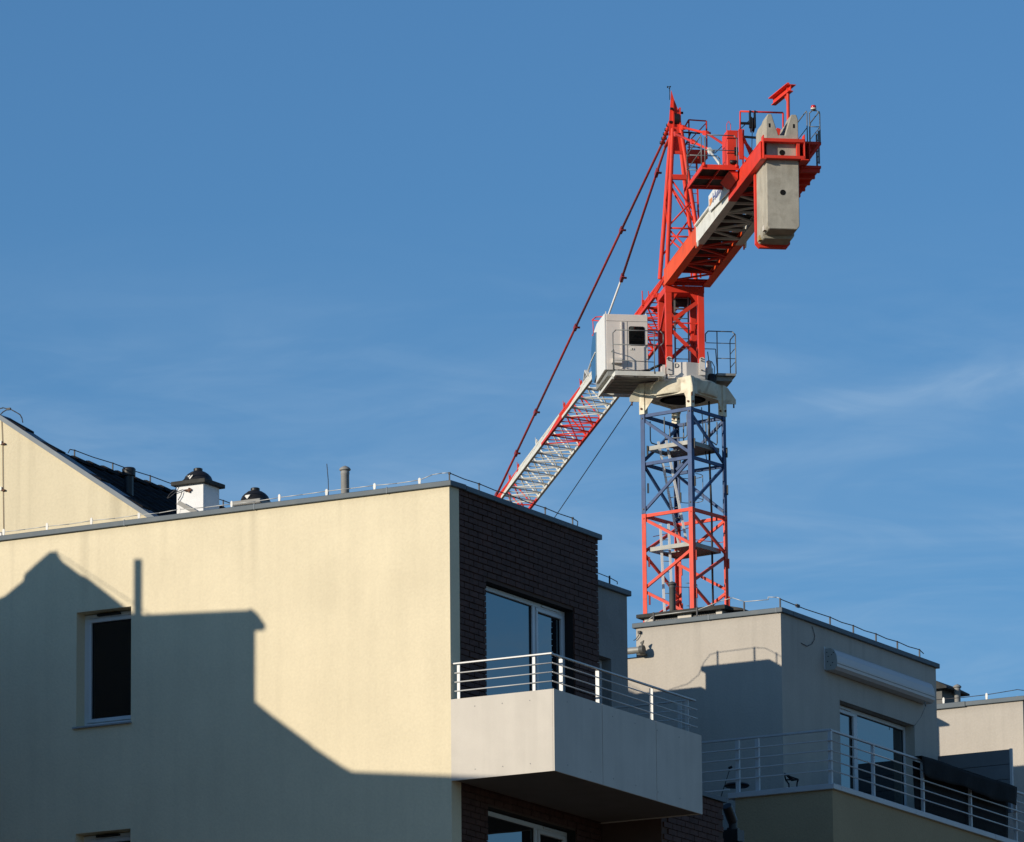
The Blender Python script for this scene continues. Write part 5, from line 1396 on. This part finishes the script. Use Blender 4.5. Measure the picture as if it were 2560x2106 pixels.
for i in range(N+1):
    u = 0.75+i*pit; mt = jm(u+0.02); ft = u+pit/2
    def jbr(p, q, r_=0.021): MB().tube(p, q, r_, 6, cap=False).build('jib_brace', mt, jo)
    jbr(K(u, vl_, zb), K(u, vr_, zb), 0.022)
    if i == N: break
    jbr(K(u, vl_, zb), K(u+pit/2, vr_, zb), 0.018); jbr(K(u+pit/2, vr_, zb), K(u+pit, vl_, zb), 0.018)
    jbr(K(u+pit/2, vl_, zb), K(u+pit/2, vr_, zb), 0.016)
    for v in (vl_, vr_):
        jbr(K(u, v, zb), K(ft, vt_, ztc), 0.024); jbr(K(ft, vt_, ztc), K(u+pit, v, zb), 0.024)
# small sheaves and lugs on the top chord
for px, py in ((1411, 995), (1342, 1108), (1296, 1172), (1275, 1200), (1453, 955)):
    q = KV(px, py, vt_); u = q.x
    m = MB(); c0_ = K(u, vt_, ztc+0.10)
    for k_ in range(10):
        t0, t1 = 2*math.pi*k_/10, 2*math.pi*(k_+1)/10
        m.tube(c0_+Vector((0.09*math.cos(t0), 0, 0.09*math.sin(t0))), c0_+Vector((0.09*math.cos(t1), 0, 0.09*math.sin(t1))), 0.016, 5)
    m.tube(K(u+0.15, vt_, ztc), K(u+0.25, vt_, ztc+0.3), 0.01, 5)
    m.build('jib_sheave', jm(u), jo)
for px, py in ((1600, 800), (1620, 800), (1628, 735), (1636, 735)):
    q = KU(px, 770, 1.5)
for (u, v, z) in ((5.2, -0.62, 43.05), (5.2, -0.40, 43.05), (2.2, -0.62, 43.05), (2.2, -0.45, 43.05)):
    m = MB(); m.path([K(u, v, z), K(u, v-0.02, z+0.45)], 0.014, 5); m.box(u-0.04, u+0.04, -v-0.03, -v+0.03, z+0.05, z+0.2); m.build('jib_stanchion', 'crane_red', jo)
# trolley winch mess under the red root of the jib
m = MB(); m.lathe([(0.16, -0.25), (0.16, 0.25)], tuple(K(1.9, 0.0, 43.2)), 14, 'y'); m.box(1.4, 2.6, 0.3, -0.3, 43.02, 43.06); m.build('trolley_winch', 'crane_red', jo)
# pendants
s0 = K(0.25, -0.18, 47.62); s1 = KV(1655, 360, -0.12)
e1 = K(30.9, -0.06, 43.98)
tie([s0, s1], 0.05, 'crane_red')
co = [KV(px, py, -0.10) for px, py in ((1554, 581), (1438, 823), (1337, 1045), (1288, 1147))]
tie([s1]+[s1.lerp(e1, (c_.x-s1.x)/(e1.x-s1.x)) for c_ in co]+[e1], 0.036, 'pendant_red', coup=[s1.lerp(e1, (c_.x-s1.x)/(e1.x-s1.x)) for c_ in co]+[e1])
s2 = KV(1664, 366, -0.08); e2 = K(14.7, -0.05, 43.95)
mid = KV(1555, 695, -0.08)
tie([K(0.25, -0.05, 47.45), s2], 0.05, 'crane_red')
cA = KV(1642, 433, -0.08)
tie([s2, mid], 0.036, 'pendant_red', coup=[s2.lerp(mid, (cA.x-s2.x)/(mid.x-s2.x)), mid])
tie([mid, e2], 0.030, 'aluminium')
m = MB(); m.bar(K(13.8, -0.1, 43.85), K(14.5, -0.05, 44.15), 0.10, 0.05); m.bar(K(15.2, 0.0, 43.85), K(14.5, -0.05, 44.15), 0.10, 0.05); m.build('pendant_anchor', 'crane_white', jo)
m = MB()
for f, g_ in ((0.15, 0.04), (0.35, 0.04), (0.55, 0.04), (0.75, 0.04), (0.95, 0.04)):
    c_ = s0.lerp(s1, f); m.tube(c_+Vector((0, 0.07, 0)), c_+Vector((0, -0.07, 0)), 0.04, 8)
each(m, 'link_roller', 'black_steel', CRN)

# cab
cx0, cx1 = KU(1513, 784, -0.6), KU(1619, 784, -0.6)
yL, yR = cx0.y, cx1.y                        # yL > yR (left is +y)
zc1 = 42.17; zc0 = 40.70
prof = [(-0.60, zc0), (-0.60, zc1), (0.55, zc1), (1.05, zc1-0.12), (1.22, zc1-0.45), (1.28, zc1-0.85), (1.15, zc0+0.1), (0.80, zc0-0.08), (-0.60, zc0-0.02)]
m = MB(); m.prism([(u, yL-0.02, z) for u, z in prof], (0, yR-yL+0.02, 0))
cab = m.build('cab', 'cab_paint', CRN, bevel=0.012)
gp = [(0.55, zc1-0.22), (1.0, zc1-0.20), (1.24, zc1-0.50), (1.32, zc1-0.86), (1.20, zc0+0.08), (0.86, zc0-0.04), (0.62, zc0+0.10)]
m = MB(); m.prism([(u, yL+0.06, z) for u, z in gp], (0, -0.078, 0)); wsd = m.build('side_glazing', 'glass_cab', cab)
fr = [(-0.60, zc0-0.02), (-0.60, zc1), (0.55, zc1), (1.02, zc1-0.12), (0.60, zc1-0.24), (0.60, zc0+0.05), (0.80, zc0-0.08)]
m = MB(); m.prism([(u, yL-0.018, z) for u, z in fr], (0, 0.05, 0)); m.build('cab_side', 'sign_white', cab, bevel=0.008)
m = MB(); m.bar((0.62, yL+0.065, zc0+0.72), (1.30, yL+0.065, zc0+0.62), 0.02, 0.03); m.build('glazing_bar', 'crane_white', cab)
uf = -0.604
def cq_(px, py): return KU(px, py, uf)
p0, p1 = cq_(1571.5, 816), cq_(1612, 865)
def rrect(y0, y1, z0, z1, r, x):
    pts = []
    for (cy_, cz_, s_) in ((y1-r, z1-r, 0), (y0+r, z1-r, 90), (y0+r, z0+r, 180), (y1-r, z0+r, 270)):
        for t in (0, 30, 60, 90): pts.append((x, cy_+r*math.cos(R(s_+t)), cz_+r*math.sin(R(s_+t))))
    return pts
wy0, wy1, wz0, wz1 = p1.y, p0.y, p1.z, p0.z
m = MB(); m.prism(rrect(wy0, wy1, wz0, wz1, 0.05, uf-0.006), (0.012, 0, 0)); wg = m.build('door_window', 'gasket', cab)
m = MB(); m.prism(rrect(wy0+0.02, wy1-0.02, wz0+0.02, wz1-0.02, 0.04, uf-0.010), (0.006, 0, 0)); m.build('pane', 'glass_plain', wg)
m = MB(); L0 = cq_(1566, 803); L1 = cq_(1569, 926); L2 = cq_(1513, 802)
m.box(uf-0.003, uf+0.01, L1.y-0.004, L1.y+0.004, zc0, L0.z); m.box(uf-0.003, uf+0.01, yR+0.01, yL-0.02, L2.z-0.004, L2.z+0.004)
m.build('panel_seam', 'pipe_grey', cab)
q = cq_(1554, 850); m = MB(); m.box(uf-0.03, uf, q.y-0.015, q.y+0.015, zc0+0.02, L0.z-0.02); m.build('corner_trim', 'cab_paint', cab)
q = cq_(1579, 873); m = MB(); m.box(uf-0.012, uf, q.y-0.06, q.y+0.05, q.z-0.025, q.z+0.025); hp = m.build('door_handle', 'crane_white', cab)
MB().box(uf-0.016, uf-0.012, q.y-0.03, q.y-0.01, q.z-0.02, q.z+0.02).build('lock', 'black_steel', cab)
MB().box(uf-0.14, uf-0.004, cq_(1553, 905).y, cq_(1530, 905).y, cq_(1540, 910).z, cq_(1540, 897).z).build('step_box', 'cab_paint', cab)
m = MB(); m.lathe([(0.22, 0), (0.24, 0.015), (0.20, 0.035), (0.05, 0.045)], (0.2, cq_(1560, 785).y, zc1), 20); m.build('roof_vent', 'crane_cream', cab)
m = MB(); m.prism([(-0.55, yL-0.02, zc1), (-0.45, yL-0.02, zc1), (-0.5, yL-0.02, zc1+0.09)], (0, -0.02, 0)); m.prism([(-0.55, yR+0.04, zc1), (-0.45, yR+0.04, zc1), (-0.5, yR+0.04, zc1+0.07)], (0, -0.02, 0)); m.build('lifting_eye', 'crane_white', cab)
m = MB(); a1 = KU(1478, 803, 1.3)
m.path([KU(1508, 792, 0.5), KU(1490, 793, 1.0), KU(1480, 801, 1.0), KU(1500, 803, 0.6)], 0.016, 6); m.path([KU(1482, 803, 1.0), KU(1484, 835, 1.0), KU(1480, 839, 1.0), KU(1488, 840, 1.0)], 0.010, 6); m.build('mirror_bar', 'crane_red', cab)
# cab platform
pu0, pu1 = -1.05, 1.5
pz_ = 40.50
yPL, yPR = KU(1538, 940, pu0).y, KU(1660, 943, pu0).y
m = MB(); m.box(pu0, pu0+0.06, yPR, yPL, pz_-0.06, pz_+0.06); m.box(pu0+0.061, pu1, yPL-0.06, yPL, pz_-0.06, pz_+0.06)
m.box(pu0+0.061, pu1, yPR, yPR+0.06, pz_-0.05, pz_+0.05); m.box(pu1-0.05, pu1, yPR+0.07, yPL-0.07, pz_-0.06, pz_+0.05)
cpo_ = m.build('cab_platform', 'crane_white', CRN)
m = MB()
for i in range(7): m.box(pu0+0.10+i*0.34, pu0+0.38+i*0.34, yPR+0.065, yPL-0.065, pz_+0.0, pz_+0.03)
each(m, 'platform_grating', 'galvanised', cpo_)
m = MB(); m.box(-0.55, 1.2, yR+0.05, yL-0.05, pz_+0.035, pz_+0.19); m.build('cab_base', 'galvanised', cpo_)
m = MB(); m.bar((pu0+0.1, yPL+0.05, pz_-0.10), (pu0+2.3, yPL+0.03, pz_-0.10), 0.05, 0.07); m.build('edge_angle', 'crane_white', cpo_)
gr0, gr1 = KU(1532, 825, pu0), KU(1658, 825, pu0)
zt3 = gr0.z
m = MB(); c_ = 0.08; y0_, y1_ = gr0.y, gr1.y
zm = KU(1560, 862, pu0).z
m.path([(pu0, y0_, pz_+0.05), (pu0, y0_, zt3-c_), (pu0, y0_-c_, zt3), (pu0, y1_+c_, zt3), (pu0, y1_, zt3-c_), (pu0, y1_, zm+c_), (pu0, y1_+c_, zm), (pu0, y0_, zm)], 0.014, 8)
yp = KU(1636, 900, pu0).y; m.tube((pu0, yp, pz_), (pu0, yp, zt3), 0.014, 8)
zq = KU(1560, 901, pu0).z; m.tube((pu0, y0_, zq), (pu0, yp, zq-0.03), 0.011, 6)
m.build('guard_rail', 'rail_grey', cpo_)
m = MB(); yy = KU(1526, 930, pu0+0.15).y
m.path([(pu0+0.15, yPL, pz_+0.05), (pu0+0.15, yPL, pz_+0.62), (pu0+0.22, yPL, pz_+0.68), (pu0+1.0, yPL+0.02, pz_+0.62), (pu0+1.05, yPL+0.02, pz_+0.05)], 0.013, 8); m.tube((pu0+0.15, yPL, pz_+0.35), (pu0+1.03, yPL+0.02, pz_+0.33), 0.010, 6)
m.build('guard_rail', 'rail_grey', cpo_)
m = MB(); m.path([KU(px, py, -0.95) for px, py in ((1545, 927), (1560, 928), (1580, 930), (1600, 929), (1622, 926), (1638, 918), (1655, 912))], 0.034, 8)
m.path([KU(px, py, -0.95) for px, py in ((1532, 910), (1534, 922), (1545, 930), (1556, 926), (1570, 929))], 0.010, 6)
m.build('hydraulic_hose', 'black_steel', cpo_)
m = MB(); m.bar((pu0+0.4, yPR-0.02, pz_-0.02), (0.0, KU(1680, 950, 0).y, pz_-0.04), 0.10, 0.10); m.build('platform_arm', 'crane_cream', cpo_)
# right platform
ru = -0.35
R0, R1 = KU(1794, 934, ru), KU(1840, 934, ru)
m = MB(); m.box(ru, ru+0.75, R1.y, R0.y, R0.z-0.05, R0.z+0.01); m.box(ru+0.1, ru+0.85, R1.y+0.08, KU(1765, 950, ru).y, R0.z-0.17, R0.z-0.06)
m.bar((ru+0.05, R0.y, R0.z-0.02), (ru+0.45, KU(1766, 950, ru).y, R0.z-0.14), 0.05, 0.06)
rp_ = m.build('side_platform', 'galvanised', CRN)
rb = KU(1764, 857, ru); rt_ = KU(1800, 829, ru).z
m = MB()
yA, yB_, yC_ = rb.y, R0.y, R1.y
m.path([(ru, yA, KU(1765, 855, ru).z), (ru, yA, rt_-0.08), (ru, yA-0.07, rt_), (ru, yC_+0.08, rt_), (ru, yC_, rt_-0.08), (ru, yC_, R0.z)], 0.015, 8)
m.tube((ru, yB_, R0.z), (ru, yB_, rt_), 0.015, 8)
for f in (0.72, 0.36): m.tube((ru, yB_ if f < 0.5 else yA, R0.z+(rt_-R0.z)*f), (ru, yC_, R0.z+(rt_-R0.z)*f), 0.011, 6)
m.path([(ru+0.05, yC_, rt_-0.05), (ru+0.7, yC_, rt_-0.05), (ru+0.75, yC_, rt_-0.12), (ru+0.75, yC_, R0.z)], 0.014, 8)
for f in (0.62, 0.30): m.tube((ru, yC_, R0.z+(rt_-R0.z)*f), (ru+0.75, yC_, R0.z+(rt_-R0.z)*f), 0.011, 6)
m.path([(ru+0.75, yA, R0.z), (ru+0.75, yA, rt_-0.3), (ru+0.75, yB_-0.1, rt_-0.3), (ru+0.75, yB_-0.15, R0.z)], 0.012, 6)
m.build('guard_rail', 'rail_grey', rp_)
# tag line from the slewing ring down to the ground far behind
tw0 = KU(1583, 1004, 0.3)
d = CF + (-820-CXP)/FPX*CR - (4700-CYP)/FPX*CU
gp_ = CAM + d*(-1.6/d.z)
tg = FK.to_local(gp_)
wa = FK.world(tw0)
# walk the rope to a ground point that lies on the same straight run
m = MB(); n = 10
p_end = None
d2_ = CF + (1388-CXP)/FPX*CR - (1292-CYP)/FPX*CU
pe_ = FK.to_local(CAM + d2_*205)
m.tube(tw0, pe_+ (pe_-tw0)*0.6, 0.014, 6); m.build('guy_rope', 'black_steel', CRN)

# ================================================================== NEIGHBOURS OUTSIDE THE FRAME
# house across the street on the left: it throws the gabled shadow on the yellow wall
NP = 10.0
FN = Frame((FA.o+azv(SUN_AZ)*NP).x, (FA.o+azv(SUN_AZ)*NP).y, SUN_AZ)     # x away from the wall
DZ = -(14.0-NP)*math.tan(R(SUN_EL))
NH = thing('neighbouring_house', 'old rendered house with gable, flue and flat roofed dormer across the street to the left', 'house', FN)
def outl(pts, x0, dep, name, mt='old_render'):
    m = MB(); m.prism([(x0, -s_, max(0, z_+DZ) if z_ else 0) for s_, z_ in pts], (dep, 0, 0)); return m.build(name, mt, NH)
outl([(18, 0), (18, 20.4), (9.0, 20.4), (9.0, 19.6), (8.0, 20.25), (6.95, 21.0), (6.17, 21.69), (6.10, 21.72), (5.84, 21.93), (5.82, 22.02), (5.55, 22.26), (5.46, 22.33), (5.38, 22.33), (5.28, 22.20), (5.02, 22.02), (4.95, 22.0), (4.47, 21.65), (3.9, 21.2), (3.9, 0)], 0, 7, 'gable_wing')  # far left end is an unseen extension added to block sky light
outl([(3.899, 0), (3.899, 21.0), (4.25, 21.0), (4.25, 21.50), (2.67, 21.60), (2.61, 21.52), (2.61, 20.39), (2.61, 0)], 0.02, 3, 'flat_dormer')
outl([(2.70, 21.605), (2.66, 21.60), (2.58, 21.54), (2.47, 21.39), (2.49, 21.34), (2.611, 21.33), (2.70, 21.40)], -0.02, 0.10, 'eaves_board')
outl([(2.609, 0), (2.609, 20.39), (2.39, 20.22), (2.36, 20.20), (1.87, 19.86), (1.83, 19.82), (1.45, 19.58), (1.31, 19.51), (0, 19.50), (-0.95, 19.49), (-0.95, 0)], 0.04, 9, 'main_wing')
m = MB(); m.box(0.5, 0.62, -4.285, -4.165, 18.5, 22.25+DZ+0.13); m.build('flue', 'pipe_grey', NH)
m = MB(); m.tube((0.3, -5.37, 22.2+DZ), (0.3, -5.37, 22.43+DZ), 0.010, 6); m.tube((0.3, -5.37, 22.40+DZ), (0.3, -4.0, 21.55+DZ), 0.006, 5); m.build('ridge_wire', 'wire', NH)
# block across the yard on the right, mirrored in the side windows
OB = thing('neighbouring_block', 'plain dark rendered block across the yard to the right', 'building', Frame(30, 114.5, 28.65))
m = MB(); m.box(0, 26, -4, 0, 0, 23.7); m.build('wall', 'old_render', OB)

for o_ in COL.objects:
    if o_.parent is None and 'label' in o_:
        k_ = o_.name.split('.')[0]
        g_ = {'vent_pipe': 'capped vent pipes on the flat roofs', 'chimney': 'chimneys with dark slabs on the roofs',
              'lightning_conductor': 'lightning conductor wires along the roof edges', 'apartment_building': 'rendered apartment blocks'}.get(k_)
        if g_: o_['group'] = g_
